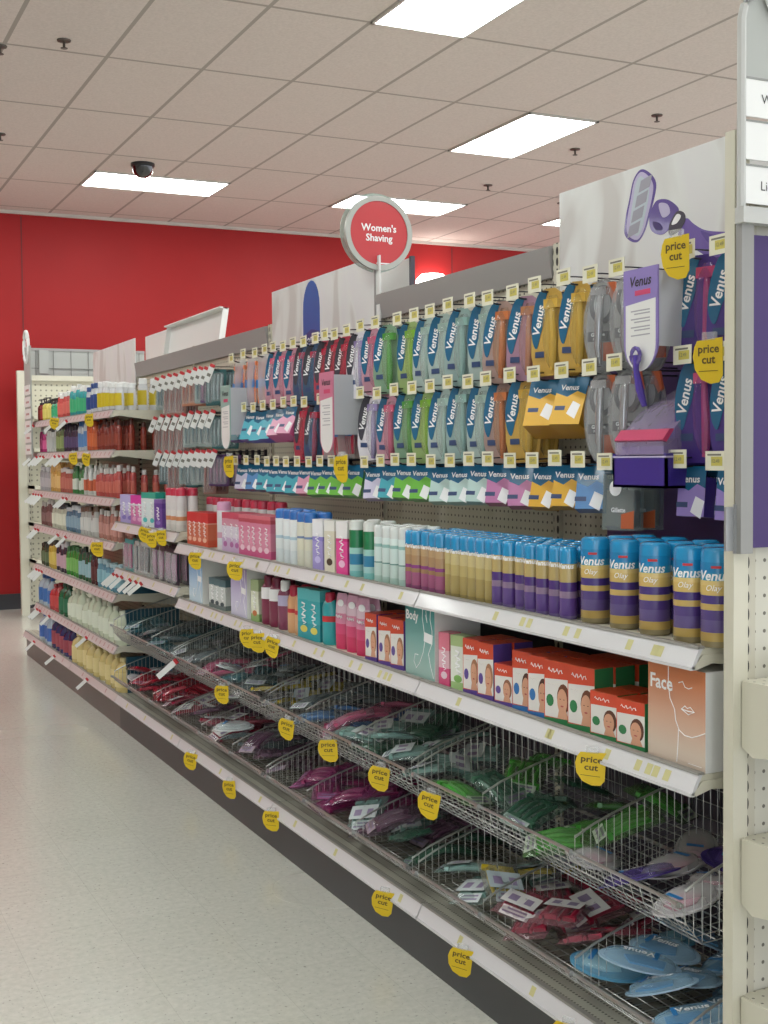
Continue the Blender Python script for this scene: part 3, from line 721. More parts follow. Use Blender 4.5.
def carton(nm, w, d, h, mats, label, cat, decor=None, flap=None):
    """printed carton, front faces -x; mats[0] front, mats[1] sides"""
    t = thing(nm, label, cat)
    b = MB(); b.box(0, d, -w / 2, w / 2, 0, h, [0, 1, 1, 1, 1, 1]); b.build('box', mats[:2], t, smooth=False)
    g = MB()
    if decor:
        decor(g, w, d, h); g.build('printed_front', mats[2:], t, smooth=False)
    return t
DX = -.0006
def tubecarton(c0, c1, ctext, txt, w=.048, h=.19, nm='carton', band=None):
    m0 = bands('carton print', [(0, c0), (h * .62, c1)] if not band else band, h, rough=.4, coat=.2)
    def dec(g, w_, d_, h_):
        scribble(g, -.0002, h_ * .3, h_ * .72, 0, w_ * .3, 0, vert=True)
        g.prism(ell(0, h_ * .2, w_ * .28, h_ * .07, 14), DX, 0, 1)
    return carton(nm, w, .045, h, [m0, m0, M_white2, mat('tint', ctext, .4)], 'x', 'carton', dec)
# packets and tubes between the mint cans and the fourth bay
gre = can('shave_gel_can', .027, .185, bands('green can print', [(0, '7fc4c4'), (.02, 'a9d5d5'), (.04, '2f84ad'), (.075, '9fd0c8'), (.095, '1c7a4c'), (.15, '206f45')], .185), mat('pale frosted cap', 'd7dbd6', .3, coat=.3), .03, 'x', 'can', text=None)
line(gre, [3.72, 3.615], 1.69, SZ, 'white-capped green and blue can', CANS, 'green and blue cans', 2, .062)
hot = tubecarton('e23a8c', 'e8e6e4', 'f2c4dc', 'Nair', w=.06, h=.178, band=[(0, 'e44c97'), (.11, 'd0307c'), (.12, 'e9e6e6')])
line(hot, [3.80], 1.665, SZ, 'hot pink carton with white top beside green cans', CANS, 'slim cartons', rot=.25)
crm = tubecarton('d9d6bd', 'd9d6bd', '4c3b2d', 'Nair', w=.055, h=.176, band=[(0, 'd8d3bf'), (.14, 'e6e5df')])
line(crm, [3.90], 1.665, SZ, 'cream carton between hot pink and lilac cartons', CANS, 'slim cartons', rot=.25)
lilc = tubecarton('9a8fd0', 'e4e3ea', 'c9c1ea', 'Nair', w=.06, h=.176, band=[(0, 'a398d2'), (.10, '8d83c8'), (.115, 'e6e6ea')])
line(lilc, [4.01], 1.665, SZ, 'lilac carton with white top on the can shelf', CANS, 'slim cartons', rot=.25)
bluecap = mat('royal blue cap', '2d6db8', .3, coat=.3)
crmcan = can('shave_gel_can', .0255, .195, bands('cream can print', [(0, 'd5d5c4'), (.06, 'dad8c2'), (.1, '6e86ac'), (.108, 'd9d8c8')], .16), bluecap, .034, 'x', 'can', text=None, tcol=bluecap)
line(crmcan, [4.19, 4.12], 1.69, SZ, 'cream can with royal blue cap', CANS, 'blue-capped cans', 2, .056)
whtcan = can('shave_gel_can', .0255, .2, bands('white can print', [(0, 'd3dcdf'), (.05, 'dfe5e6'), (.09, 'a9c6d4'), (.1, 'e2e6e6')], .166), bluecap, .034, 'x', 'can', text=None, tcol=bluecap)
line(whtcan, [4.41, 4.335, 4.262], 1.69, SZ, 'white can with royal blue cap', CANS, 'blue-capped cans', 2, .056)
pk = tubecarton('c9668a', 'd89aa8', 'e6c4d0', 'skintimate', w=.055, h=.165, band=[(0, 'c65a86'), (.03, 'd58aa2'), (.1, 'cf7d97'), (.135, 'b84a58'), (.15, 'd0707c')])
line(pk, [4.78, 4.715, 4.65, 4.585, 4.52], 1.665, SZ, 'pink cream tube box', CANS, 'pink tube boxes', 2, .05, rot=.2)
pw = tubecarton('b48cb8', 'd8c8d8', 'a9639a', 'skintimate', w=.055, h=.165, band=[(0, 'c2aac8'), (.06, 'd8d0dc'), (.11, 'cc8ea0'), (.14, 'c24a60')])
line(pw, [5.0, 4.93, 4.86], 1.665, SZ, 'lilac and white tube box with red top', CANS, 'pink tube boxes', 2, .05, rot=.2)
line(pinkcap, [5.13], 1.70, SZ, 'tall white can with pale pink cap and stripes', CANS, 'tall cream cans')
rd = tubecarton('c4553c', 'd03a3c', 'e8b8a0', 'skin', w=.055, h=.15, band=[(0, 'c9583e'), (.03, 'c86a4e'), (.1, 'd9a090'), (.105, 'cc3a38')])
line(rd, [5.5, 5.43, 5.36, 5.29], 1.665, SZ, 'orange-red tube box', CANS, 'orange tube boxes', 2, .05, rot=.2)
line(redcan, run(5.86, 4.9, 10), 1.88, SZ, 'white can with crimson cap', 'behind the tube boxes', 'crimson-capped cans')
# fourth bay, board a little higher
SZ4 = 1.144; SL4 = .889
line(redcan, [5.92, 5.845, 5.77], 1.70, SZ4, 'white and orange can with crimson cap', 'fourth bay', 'crimson-capped cans', 2, .06)
pv = tubecarton('6a4a9c', 'dfe6e6', '8e79c0', 'Nair', w=.085, h=.145, band=[(0, '6a4a9c'), (.1, '5c3b90'), (.125, '7a62a6')])
line(pv, [6.05], 1.665, SZ4, 'violet box beside the teal-topped boxes', '', 'fourth bay boxes', rot=.2)
tw = tubecarton('d6e6e4', '26a08c', '3fb0b0', 'olay', w=.085, h=.175, band=[(0, 'd6e2e2'), (.145, '26a08c')])
line(tw, [6.28, 6.17], 1.665, SZ4, 'white box with teal top', 'fourth bay', 'fourth bay boxes', 2, .06, rot=.2)
pm = tubecarton('c86a9c', 'd04a9c', 'e0a8c8', 'Nair', w=.09, h=.155, band=[(0, 'c878ac'), (.05, 'd27aa8'), (.1, 'd8d0dc'), (.11, 'cf3f9c')])
line(pm, [6.5, 6.4], 1.665, SZ4, 'magenta-topped box', 'fourth bay', 'fourth bay boxes', rot=.2)
ll = tubecarton('a8a0d0', 'b8b0dc', '7a70b8', 'Nair', w=.09, h=.155, band=[(0, 'a59dcc'), (.07, 'c2bce0'), (.11, 'b3abd8')])
line(ll, [6.72, 6.61], 1.665, SZ4, 'pale lilac box', 'left end of the fourth bay can shelf', 'fourth bay boxes', rot=.2)

# ---- lower board
LOW = 'boxes shelf'
def orange_box(col_edge, hair, h=.16, w=.075, d=.06, top='d0482a', nm='carton'):
    """orange topped waxing kit box with a printed portrait of a woman"""
    mts = [mat('orange print', top, .35, coat=.2), mat('box side ' + col_edge, col_edge, .4), M_white2, mat('printed skin', 'cf9a7c', .5), mat('printed hair', hair, .5), mat('edge ' + col_edge, col_edge, .4), mat('pale print', 'dcd9d4', .5), M_ink, mat('printed lips', 'b0504e', .5)]
    def dec(g, w_, d_, h_):
        g.prism([(-w_ / 2, 0), (w_ / 2, 0), (w_ / 2, h_ * .1), (-w_ / 2, h_ * .07)], DX, 0, 3)
        g.prism([(-w_ / 2 + .003, h_ * .09), (w_ / 2, h_ * .1), (w_ / 2, h_ * .74), (-w_ / 2 + .003, h_ * .70)], DX, 0, 4)
        g.prism(ell(w_ * .24, h_ * .42, w_ * .24, h_ * .24, 16), DX * 1.5, DX, 2)       # hair
        g.prism([(w_ * .02, h_ * .1), (w_ * .44, h_ * .1), (w_ * .3, h_ * .3), (w_ * .1, h_ * .28)], DX * 1.8, DX, 1)
        g.prism(ell(w_ * .2, h_ * .38, w_ * .19, h_ * .20, 16), DX * 2, DX * 1.5, 1)     # face
        g.prism(ell(w_ * .13, h_ * .41, w_ * .03, h_ * .007, 8), DX * 2.5, DX * 2, 2); g.prism(ell(w_ * .27, h_ * .41, w_ * .03, h_ * .007, 8), DX * 2.5, DX * 2, 2)
        g.prism(ell(w_ * .2, h_ * .30, w_ * .06, h_ * .014, 8), DX * 2.5, DX * 2, 6)
        g.prism(ell(-w_ * .27, h_ * .36, w_ * .14, h_ * .10, 12), DX * 1.8, DX, 3)
        scribble(g, -.0002, -w_ * .34, w_ * .2, h_ * .85, h_ * .06, 0)
        scribble(g, -.0002, -w_ * .4, -w_ * .08, h_ * .62, h_ * .02, 5)
    t = carton(nm, w, d, h, [mts[0], mts[1], M_white2, mts[3], mts[4], mts[5], mts[6], M_ink, mts[8]], 'x', 'carton', dec)
    f = MB(); f.box(.001, d - .001, -w / 2 + .001, w / 2 - .001, h, h + .001); f.build('top_flap', mts[0], t, smooth=False)
    return t
obg = orange_box('2f7a4a', '6a3d28', h=.15, w=.092)
obs = orange_box('2f7a4a', '5a3424', h=.105, w=.092)
obb = orange_box('2f6fae', '4a2a1e', h=.15, w=.078)
obp = orange_box('5c4590', 'a07050', h=.15, w=.072)
obq = orange_box('5c4590', '8a5c44', h=.105, w=.075)
line(obs, [2.325, 2.222], 1.665, SL, 'short orange and green waxing box with a face', LOW, 'short waxing boxes', 2, .065, rot=.12)
line(obg, [2.51, 2.42], 1.665, SL, 'tall orange and green waxing box', LOW, 'green waxing boxes', 3, .065, rot=.12)
line(obb, [2.68, 2.595], 1.665, SL, 'orange and blue waxing box', LOW, 'blue waxing boxes', 2, .065, rot=.12)
line(obq, [2.765], 1.665, SL, 'short orange and violet box in front of taller ones', '', 'violet waxing boxes', rot=.12)
line(obp, [2.93, 2.85], 1.665, SL, 'tall orange box with violet edge right of the green-white tube', '', 'violet waxing boxes', 2, .065, rot=.12)
line(obp, [3.57, 3.475, 3.39], 1.665, SL, 'orange and violet leg waxing box left of the body box', '', 'violet waxing boxes', 2, .065, rot=.12)
gw = tubecarton('dfe4d8', '8fae6e', '7fae5c', 'Nads', w=.06, h=.15, band=[(0, '9fbf80'), (.02, 'dfe2d6'), (.12, 'a8be84')])
line(gw, [3.01], 1.665, SL, 'white and green tube box beside the orange boxes', '', 'slim cartons', rot=.2)
pg = tubecarton('c8567c', 'd8a0b0', 'dfc8d0', 'Nair', w=.045, h=.15, band=[(0, 'd0507c'), (.05, 'dcb0bc'), (.1, 'd9788c')])
line(pg, [3.08], 1.665, SL, 'pink tube box right of the teal body box', '', 'slim cartons', rot=.2)

# the face and body display boxes
def artbox(name, w, h, d, top, bot, word, label, kind):
    t = thing(name, label, 'display box')
    m = gradient('soft print', bot, top, .03, h * .9)
    MB().box(0, d, -w / 2, w / 2, 0, h, [0, 1, 1, 1, 1, 1]).build('box', [m, M_white], t, smooth=False)
    g = MB(); text_on(g, word, .042 if kind == 'face' else .038, DX, -w * .26, h * .80, 0, bold=.001)
    def stroke(pts, r=.0011):
        g.tube([(-.0006, -a * w, z * h) for a, z in pts], r, 4, 0)
    if kind == 'face':
        stroke([(-.13, .98), (-.13, .8), (-.1, .66), (-.02, .56), (0, .45), (.06, .36), (.16, .32), (.28, .32), (.4, .36), (.5, .40)])
        stroke([(.05, .36), (.04, .2), (.02, .03)])
        stroke([(.05, .84), (.12, .86), (.16, .81), (.22, .80), (.28, .82)]); stroke([(.1, .58), (.16, .62), (.2, .6), (.25, .62), (.32, .58), (.22, .54), (.1, .58)])
        stroke([(.1, .58), (.21, .575), (.32, .58)])
        stroke([(.22, .05), (.44, .05)], .0006)
    else:
        stroke([(.12, .98), (.1, .8), (.16, .62), (.18, .5), (.12, .35), (.0, .2), (-.12, .12), (-.2, .2), (-.16, .3), (-.05, .3)])
        stroke([(.38, .98), (.36, .8), (.42, .66), (.42, .5), (.3, .35), (.36, .2), (.46, .05)])
        g.prism([(.14 * w, .5 * h), (.16 * w, .62 * h), (.44 * w, .6 * h), (.42 * w, .48 * h)], DX, 0, 0)
        stroke([(.2, .85), (.26, .75), (.22, .9)], .0009)
    g.build('printed_drawing', M_white2, t, smooth=False)
    return t
fb = artbox('face_display_box', .185, .205, .15, 'c9794c', 'cdbcab', 'Face', 'large orange box with a line-drawn face reading Face', 'face'); fb.location = (1.66, 2.065, SL)
bb = artbox('body_display_box', .185, .222, .15, '2f8f8d', '98b8b0', 'Body', 'large teal box with a line-drawn body reading Body', 'body'); bb.location = (1.66, 3.225, SL)
lb_ = artbox('display_box', .2, .2, .14, '6fa4d2', 'c4d8e4', '', 'pale blue display box at the left of the boxes shelf', 'body'); lb_.location = (1.66, 5.42, SL)
lc_ = artbox('display_box', .2, .2, .14, 'a79bc8', 'cfcce0', '', 'lilac display box with a line drawing, third bay', 'body'); lc_.location = (1.66, 4.83, SL)

# bottles
def bottle(nm, prof, n, body, cap, capprof, label, cat='bottle', labelband=None, sx=1.0, text=None, pump=False):
    t = thing(nm, label, cat)
    MB().lathe(prof, n, 0, sx).build('body', body, t)
    c = MB().lathe(capprof, n, 0)
    if pump:
        z = capprof[-1][1]
        c.lathe([(.004, z), (.004, z + .018)], 8); c.lathe([(.011, z + .018), (.012, z + .026), (.004, z + .028)], 10)
        c.tube([(0, 0, z + .023), (-.03, 0, z + .021), (-.036, 0, z + .014)], .0035, 6)
    c.build('pump' if pump else 'cap', cap, t)
    if labelband:
        z0, z1, mt = labelband
        r = max(p[0] for p in prof) + .0006
        vs = []; K = 12
        for k in range(K + 1):
            th = -1.0 + 2.0 * k / K
            for z in (z0, z1): vs.append((-r * sx * math.cos(th), -r * math.sin(th), z))
        l_ = MB().add(vs, [(2 * k, 2 * k + 2, 2 * k + 3, 2 * k + 1) for k in range(K)], 0)
        mm = [mt]
        if text: bent(l_, text, .014, r, (z0 + z1) / 2, 0, 1, bold=.0004); mm.append(M_ink)
        l_.build('label', mm, t)
    return t
def bprof(r, h, neck=.012, sh=.75):
    return [(r * .85, 0), (r, .006), (r, h * sh), (r * .85, h * (sh + .1)), (neck, h * (sh + .19)), (neck, h)]
def cprof(r, z0, z1): return [(r, z0), (r, z1 - .004), (r * .85, z1), (.0001, z1)]
burg = mat('burgundy plastic', '7c2344', .3, coat=.4)
bt1 = bottle('bottle', bprof(.034, .155, .02, .86), 18, burg, mat('dark red cap', '6d1c38', .3), cprof(.02, .15, .19), 'x', labelband=(.1, .145, M_white2), sx=.7)
line(bt1, [4.56, 4.47], 1.69, SL, 'burgundy bottle with dark cap', LOW, 'burgundy bottles', 2, .055)
bt2 = bottle('bottle', bprof(.032, .15, .018, .86), 18, mat('plum plastic', '86405c', .3, coat=.4), whitecap, cprof(.019, .145, .185), 'x', labelband=(.09, .13, M_lil), sx=.7)
line(bt2, [4.385], 1.69, SL, 'plum bottle with white cap beside burgundy bottles', '', 'burgundy bottles')
bt3 = bottle('bottle', bprof(.028, .14, .017, .86), 18, mat('peach plastic', 'd9a678', .3, coat=.4), mat('crimson cap', 'b52a44', .3), cprof(.018, .135, .175), 'x', labelband=(.075, .09, M_red), sx=.75)
line(bt3, [4.29, 4.22], 1.69, SL, 'peach bottle with crimson cap', LOW, 'peach bottles', 2, .05)
tealp = tubecarton('2fa0a8', '2fa0a8', 'd9c95c', 'Nair', w=.075, h=.18, band=[(0, '2a97a2'), (.06, '35a8b0'), (.14, '59b8bc')])
line(tealp, [4.13, 4.045], 1.665, SL, 'turquoise box with sun print', LOW, 'turquoise boxes', rot=.2)
bt4 = bottle('bottle', bprof(.03, .15, .017, .86), 18, mat('turquoise plastic', '2fa5ab', .3, coat=.4), mat('crimson cap', 'b52a44', .3), cprof(.018, .145, .18), 'x', labelband=(.08, .1, M_red), sx=.75)
line(bt4, [3.955], 1.69, SL, 'turquoise bottle with crimson cap beside the pink tubes', '', 'turquoise boxes')
M_ptube = bands('pink tube print', [(0, 'c93460'), (.05, 'cf4a74'), (.085, 'd98aa6'), (.12, 'dfc4d0'), (.15, 'd3a0b8')], .19)
def tubeshape(nm, m, label, w=.03):
    t = thing(nm, label, 'tube')
    rings = [(w * .95, w * .5, .0), (w, w * .55, .03), (w * 1.05, w * .5, .09), (w * 1.02, w * .3, .15), (w * .85, w * .1, .18), (w * .7, .003, .188)]
    b = MB(); n = 16
    vs = [(ry * math.cos(2 * PI * k / n), rx * math.sin(2 * PI * k / n), z) for rx, ry, z in rings for k in range(n)]
    fs = [(i * n + k, i * n + (k + 1) % n, (i + 1) * n + (k + 1) % n, (i + 1) * n + k) for i in range(len(rings) - 1) for k in range(n)]
    b.add(vs, fs + [tuple(range(n))[::-1], tuple((len(rings) - 1) * n + k for k in range(n))]); b.build('body', m, t)
    g = MB(); g.prism(ell(0, .155, w * .5, .012, 14), -.0095, -.008, 0); scribble(g, -w * .56, -.014, .014, .11, .010, 0); g.build('label', M_white2, t, smooth=False)
    return t
ptb = tubeshape('cream_tube', M_ptube, 'x')
line(ptb, [3.85, 3.765, 3.68], 1.69, SL, 'pink hair removal tube', LOW, 'pink tubes', 2, .04, rot=.4)
flo = tubecarton('cfd8b8', '8fae6e', 'c0703c', 'Nads', w=.06, h=.165, band=[(0, '8fae6e'), (.03, 'd8dcc6'), (.12, 'a3b586')])
line(flo, [4.66], 1.665, SL, 'floral white and green box beside burgundy bottles', '', 'slim cartons', rot=.2)
gyb = tubecarton('b8bcb8', '4e6a70', '3c4a50', 'wax', w=.055, h=.13, band=[(0, '6e7a78'), (.02, 'c8ccc8'), (.1, '4e6a70')])
line(gyb, [5.2, 5.13, 5.06], 1.665, SL, 'small grey box between the two pale display boxes', '', 'slim cartons', 2, .05, rot=.2)

# fourth bay lower board: accessories on cards
def slimcard(nm, c1, c2, label, w=.075, h=.17, cat='grooming tool pack', dz=0.0):
    t = thing(nm, label, cat)
    MB().prism(rrect(-w / 2, w / 2, dz, dz + h, .008), 0, .0015, 0).build('card', mat('card ' + c1, c1, .45), t, smooth=False)
    g = MB()
    for k in (-1, 0, 1):
        g.tube([(-.006, -k * w * .26, dz + .02), (-.008, -k * w * .26, dz + h * .5), (-.006, -k * w * .26, dz + h * .86)], [.003, .006, .004], 8)
    g.build('tool', mat('tool ' + c2, c2, .3, coat=.3), t)
    MB().prism(rrect(-w / 2 + .004, w / 2 - .004, dz + .01, dz + h * .9, .01), -.016, -.012, 0).build('blister', clearfilm('thin clear film', 'ffffff', .04, .3), t, smooth=False)
    return t
A1 = slimcard('tool_card', '2d8a8c', '9c2a66', 'x'); A2_ = slimcard('tool_card', 'b9b9b6', '55555a', 'x'); A3 = slimcard('tool_card', '3a3540', 'b07a9a', 'x')
for pr, ys, lk in ((A1, [6.70, 6.60], 'teal and magenta tool card'), (A2_, [6.48, 6.38, 6.28], 'grey and silver tool card'), (A3, [6.12, 6.0, 5.88, 5.76], 'dark card with pale tools')):
    line(pr, ys, 1.67, SL4, lk, 'low shelf of the fourth bay', 'tool cards', 3, .05, rot=.1)

# ------------------------------------------------------------------ hooks and hanging packs
def hook(label_kind='yellow', length=.28):
    t = thing('peg_hook', 'x', 'hook')
    MB().tube([(0, 0, 0), (-length + .02, 0, .0), (-length + .004, 0, .006), (-length, 0, .016)], .0026, 6).tube([(0, 0, .02), (-length + .03, 0, .02), (-length - .004, 0, .018)], .002, 6).box(-.012, .0, -.009, .009, -.01, .03).build('wire', M_dkwire, t)
    if label_kind == 'yellow':
        g = MB(); g.box(-length - .009, -length - .007, -.031, .031, -.004, .038, 0)
        g.prism([(-.012, .006), (.024, .006), (.024, .026), (-.012, .026)], -length - .0095, -length - .009, 1)
        g.prism([(-.024, .028), (.02, .028), (.02, .032), (-.024, .032)], -length - .0095, -length - .009, 2)
        text_on(g, '12.49', .012, -length - .0102, .003, .016, 2)
        g.build('price_label', [M_labelw, M_labely, mat('grey ink', '77766c', .6)], t, smooth=False)
    else:
        g = MB(); X_ = Matrix.Translation((-length, 0, .02)) @ Matrix.Rotation(R(50), 4, 'Z') @ Matrix.Rotation(R(24), 4, 'X')
        g.box(-.003, 0, -.0145, .0145, -.078, 0, 0, X_); g.box(-.0035, -.003, -.009, .009, -.05, -.035, 1, X_); g.box(-.005, .003, -.012, .012, -.003, .012, 2, X_)
        g.build('price_label', [M_white, mat('grey ink', '77766c', .6), M_red], t, smooth=False)
    return t
HY = hook(); HW = hook('white', .26)
wave_blue = mat('wave blue print', '1c6287', .25, coat=.5)
def razor_pack(body, tint, handle, wave=True, label='x', dark=False):
    """hanging blister pack: shaped card, blue wave with lettering, razor, clear shell"""
    t = thing('razor_pack', label, 'razor pack')
    out = [(-.012, .012), (.018, .012), (.034, 0), (.040, -.03), (.044, -.09), (.046, -.15), (.040, -.19), (.026, -.205), (-.022, -.205), (-.042, -.19), (-.050, -.15), (-.050, -.10), (-.044, -.04), (-.034, -.005)]
    MB().prism([(a * 1.08, z) for a, z in out], 0, .004, 0).build('card', mat('card ' + body, body, .35, coat=.3), t, smooth=False)
    g = MB()
    g.prism(smooth([(-.048, -.12), (-.053, -.08), (-.044, -.03), (-.028, .004), (-.004, .006), (-.010, -.02), (-.010, -.06), (-.024, -.1), (-.036, -.135)], 3), -.0015, 0, 0)
    text_on(g, 'Venus', .031, -.0022, -.029, -.066, 1, rot=R(77), bold=.0007, shear=.15)
    g.box(-.0022, -.0015, .012, .04, -.158, -.143, 2)
    g.build('printed_wave', [wave_blue if wave else mat('dark print', '3a3a44', .4), M_white2, mat('navy print', '33466e', .4)], t, smooth=False)
    hz = MB()
    hz.tube([(-.010, -.020, -.035), (-.014, -.022, -.07), (-.012, -.024, -.12), (-.010, -.022, -.17), (-.008, -.018, -.192)], [.006, .0075, .010, .009, .006], 8)
    hz.box(-.020, -.004, -.042, .0, -.04, -.018)
    hz.build('razor', mat('razor ' + handle, handle, .25, coat=.5), t)
    sh = MB(); n = 14
    rings = []
    for s_, dx_ in ((1.0, -.001), (.96, -.014), (.8, -.022), (.45, -.026)):
        rings.append([(dx_, -(.020 + .027 * s_ * math.cos(2 * PI * k / n)), -.098 + .095 * s_ * math.sin(2 * PI * k / n)) for k in range(n)])
    vs = [v for r_ in rings for v in r_]
    sh.add(vs, [(i * n + k, i * n + (k + 1) % n, (i + 1) * n + (k + 1) % n, (i + 1) * n + k) for i in range(3) for k in range(n)] + [tuple(3 * n + k for k in range(n))])
    sh.build('blister', clearfilm('blister ' + tint, tint, .2), t)
    return t
def grey_pack():
    t = thing('razor_pack', 'x', 'razor pack')
    MB().prism(ell(0, -.1, .046, .112, 22), 0, .005, 0).build('card', mat('grey card', '8f8e8c', .3, coat=.4), t, smooth=False)
    g = MB()
    g.prism(ell(0, -.05, .034, .045, 20), -.008, 0, 0); g.prism(ell(0, -.05, .022, .032, 20), -.0085, -.008, 1)
    g.box(-.009, -.005, -.016, .036, -.135, -.112, 0); g.prism([(.004, -.18), (.032, -.18), (.032, -.138), (.004, -.138)], -.007, 0, 2)
    g.prism([(.012, .0), (.032, -.0), (.04, -.04), (.03, -.05), (.02, -.03)], -.009, 0, 2)
    text_on(g, 'Gillette', .012, -.0095, -.009, -.119, 3, bold=.0004); text_on(g, 'Fusion', .010, -.0095, -.009, -.130, 3)
    g.build('printed_label', [mat('charcoal', '33343a', .3), mat('silver tint', 'a9a9aa', .2), mat('orange print', 'c9663c', .4), M_white2], t, smooth=False)
    MB().tube([(-.014, 0, -.02), (-.02, 0, -.08), (-.016, .004, -.15), (-.01, .002, -.19)], [.008, .01, .009, .005], 10).box(-.026, -.008, -.02, .02, -.03, -.012).build('razor', mat('chrome razor', 'b5b5b8', .15, metal=.8), t)
    sh = MB(); n = 16; rings = []
    for s_, dx_ in ((1.0, -.001), (.97, -.018), (.82, -.03), (.4, -.036)):
        rings.append([(dx_, -.043 * s_ * math.cos(2 * PI * k / n), -.1 + .108 * s_ * math.sin(2 * PI * k / n)) for k in range(n)])
    sh.add([v for r_ in rings for v in r_], [(i * n + k, i * n + (k + 1) % n, (i + 1) * n + (k + 1) % n, (i + 1) * n + k) for i in range(3) for k in range(n)] + [tuple(3 * n + k for k in range(n))])
    sh.build('blister', clearfilm('blister grey', 'd9dadb', .16), t)
    return t
RP = {
 'pink': razor_pack('b98a98', 'd89aac', 'c85a78'),
 'green': razor_pack('92a86c', 'b4cc7c', '7cb038'),
 'grn2': razor_pack('7c9a80', '9cbc90', '549c44'),
 'mint': razor_pack('a4b4ae', 'c4d2cc', 'a4beb4'),
 'mint2': razor_pack('8ea4a0', 'b8cac6', '8cb0a8'),
 'orange': razor_pack('a08880', 'cc9c78', 'cc7848'),
 'yellow': razor_pack('c09c4c', 'e0c068', 'd8b04c'),
 'violet': razor_pack('a07c90', 'c89c98', 'c08458'),
 'white': razor_pack('d6d2d8', 'e4dfe8', '8f7fae', wave=False),
 'gray': grey_pack(),
 'red': razor_pack('a8384a', 'c85864', 'b83048', wave=False),
 'purple': razor_pack('432c7c', '8a5ca8', 'c8507c'),
 'bluered': razor_pack('38506c', '6a8aa8', 'b84050', wave=False),
}
LOOK = {'pink': 'pink razor pack', 'green': 'lime green razor pack', 'grn2': 'deep green razor pack', 'mint': 'pale mint razor pack', 'mint2': 'grey-green mint razor pack', 'orange': 'orange-pink razor pack', 'yellow': 'yellow razor pack', 'violet': 'orange and mauve razor pack', 'white': 'white and violet razor pack', 'gray': 'grey oval razor pack', 'red': 'red razor pack', 'purple': 'deep violet razor pack', 'bluered': 'blue and red razor pack'}
def bagpack(colors, label, n=5):
    """bag of disposable razors: clear bag, coloured handles, blue header band"""
    t = thing('disposable_razor_bag', label, 'razor bag')
    for k in range(n):
        a = -.05 + .1 * k / (n - 1)
        g = MB(); g.tube([(0, -a, -.19), (-.004, -a, -.11), (0, -a, -.03)], [.006, .0075, .005], 8).box(-.006, .006, -a - .009, -a + .009, -.03, -.012)
        g.build('razor', mat('stick ' + colors[k % len(colors)], colors[k % len(colors)], .3, coat=.4), t)
    MB().box(-.012, -.011, -.06, .06, -.125, -.09).build('printed_band', mat('blue band', '2c78b4', .35), t, smooth=False)
    b = MB(); n2 = 8; vs = []
    for i in range(n2 + 1):
        for j in range(n2 + 1):
            u, v = i / n2, j / n2
            bul = .014 * (math.sin(PI * u) * math.sin(PI * v)) ** .5 + random.uniform(0, .002)
            vs.append((-bul, .062 - .124 * u, -.205 + .22 * v))
    fs = [(i * (n2 + 1) + j, i * (n2 + 1) + j + 1, (i + 1) * (n2 + 1) + j + 1, (i + 1) * (n2 + 1) + j) for i in range(n2) for j in range(n2)]
    b.add(vs, fs); b.build('bag', clearfilm('clear film'), t)
    return t
OB = bagpack(['d9763c', '7a4a90', 'cf6a34', '6a3f80'], 'x')
RB = bagpack(['c02c48', 'a82440'], 'x')
def refill(body, side, label='x', w=.072, h=.09, d=.042):
    """small cartridge carton, hung tilted: blue wavy top, coloured lower half"""
    t = thing('cartridge_box', label, 'cartridge box')
    MB().box(0, d, -w / 2, w / 2, -h - .02, -.02).build('box', [mat('carton ' + side, side, .35, coat=.3)], t, smooth=False)
    g = MB()
    g.prism([(-w / 2, -h - .02), (w / 2, -h - .02), (w / 2, -.046), (w * .2, -.036), (-w * .1, -.052), (-w / 2, -.040)], -.0008, 0, 0)
    g.prism([(-w / 2, -.040), (-w * .1, -.052), (w * .2, -.036), (w / 2, -.046), (w / 2, .004), (-w / 2, .004)], -.0008, .0, 1)
    text_on(g, 'Venus', .022, -.0014, -.006, -.026, 2, bold=.0006)
    g.prism([(.0, -.10), (.028, -.115), (.036, -.075), (.012, -.064)], -.0012, -.0008, 2); g.box(-.0013, -.0008, .008, .038, -.09, -.078, 3)
    g.build('printed_front', [mat('carton ' + body, body, .35, coat=.3), wave_blue, M_white2, mat('navy print', '33466e', .4)], t, smooth=False)
    return t
CB = {'yellow': refill('e0ac34', 'b98220'), 'magenta': refill('c078a8', '9a2c64'), 'mint': refill('b9d2cc', '8fb4ac'), 'green': refill('6cb83c', '2f8a3a'),
      'teal': refill('3fa4b4', '2a7c98'), 'pink': refill('dc9ab4', 'c05c88'), 'lilac': refill('cfcae0', '8a7cac'), 'blue': refill('4a84bc', '2c5c98'), 'violet': refill('9a84c8', '4a3590')}
BIGB = {'yellow': refill('e3b23c', 'b98420', w=.09, h=.11, d=.085), 'pink': refill('e0a0bc', 'cc5c90', w=.085, h=.10, d=.06), 'teal': refill('4fb0c4', '5a4a9c', w=.08, h=.11, d=.03)}
def cartpack(label):
    t = thing('razor_pack', label, 'razor pack')
    MB().box(0, .03, -.055, .055, -.15, -.01).build('shell', clearfilm('smoke shell', 'a8b4b0', .3), t, smooth=False)
    g = MB(); g.box(.004, .026, -.045, .045, -.14, -.05, 0); g.prism(ell(-.012, -.045, .02, .02, 18), -.001, 0, 1); g.prism([(.01, -.145), (.052, -.145), (.052, -.1), (.01, -.11)], -.001, 0, 2)
    text_on(g, 'Gillette', .016, -.0015, 0, -.1, 1, bold=.0004); g.build('insert', [mat('grey insert', '76736f', .4), M_white2, mat('orange print', 'c9663c', .4)], t, smooth=False)
    MB().tube([(.01, .02 * math.cos(q * PI / 6), -.01 + .02 * math.sin(q * PI / 6)) for q in range(7)], .003, 6).build('hang_loop', M_white, t)
    return t
GP = cartpack('x')
XH = XB
_hc = {}
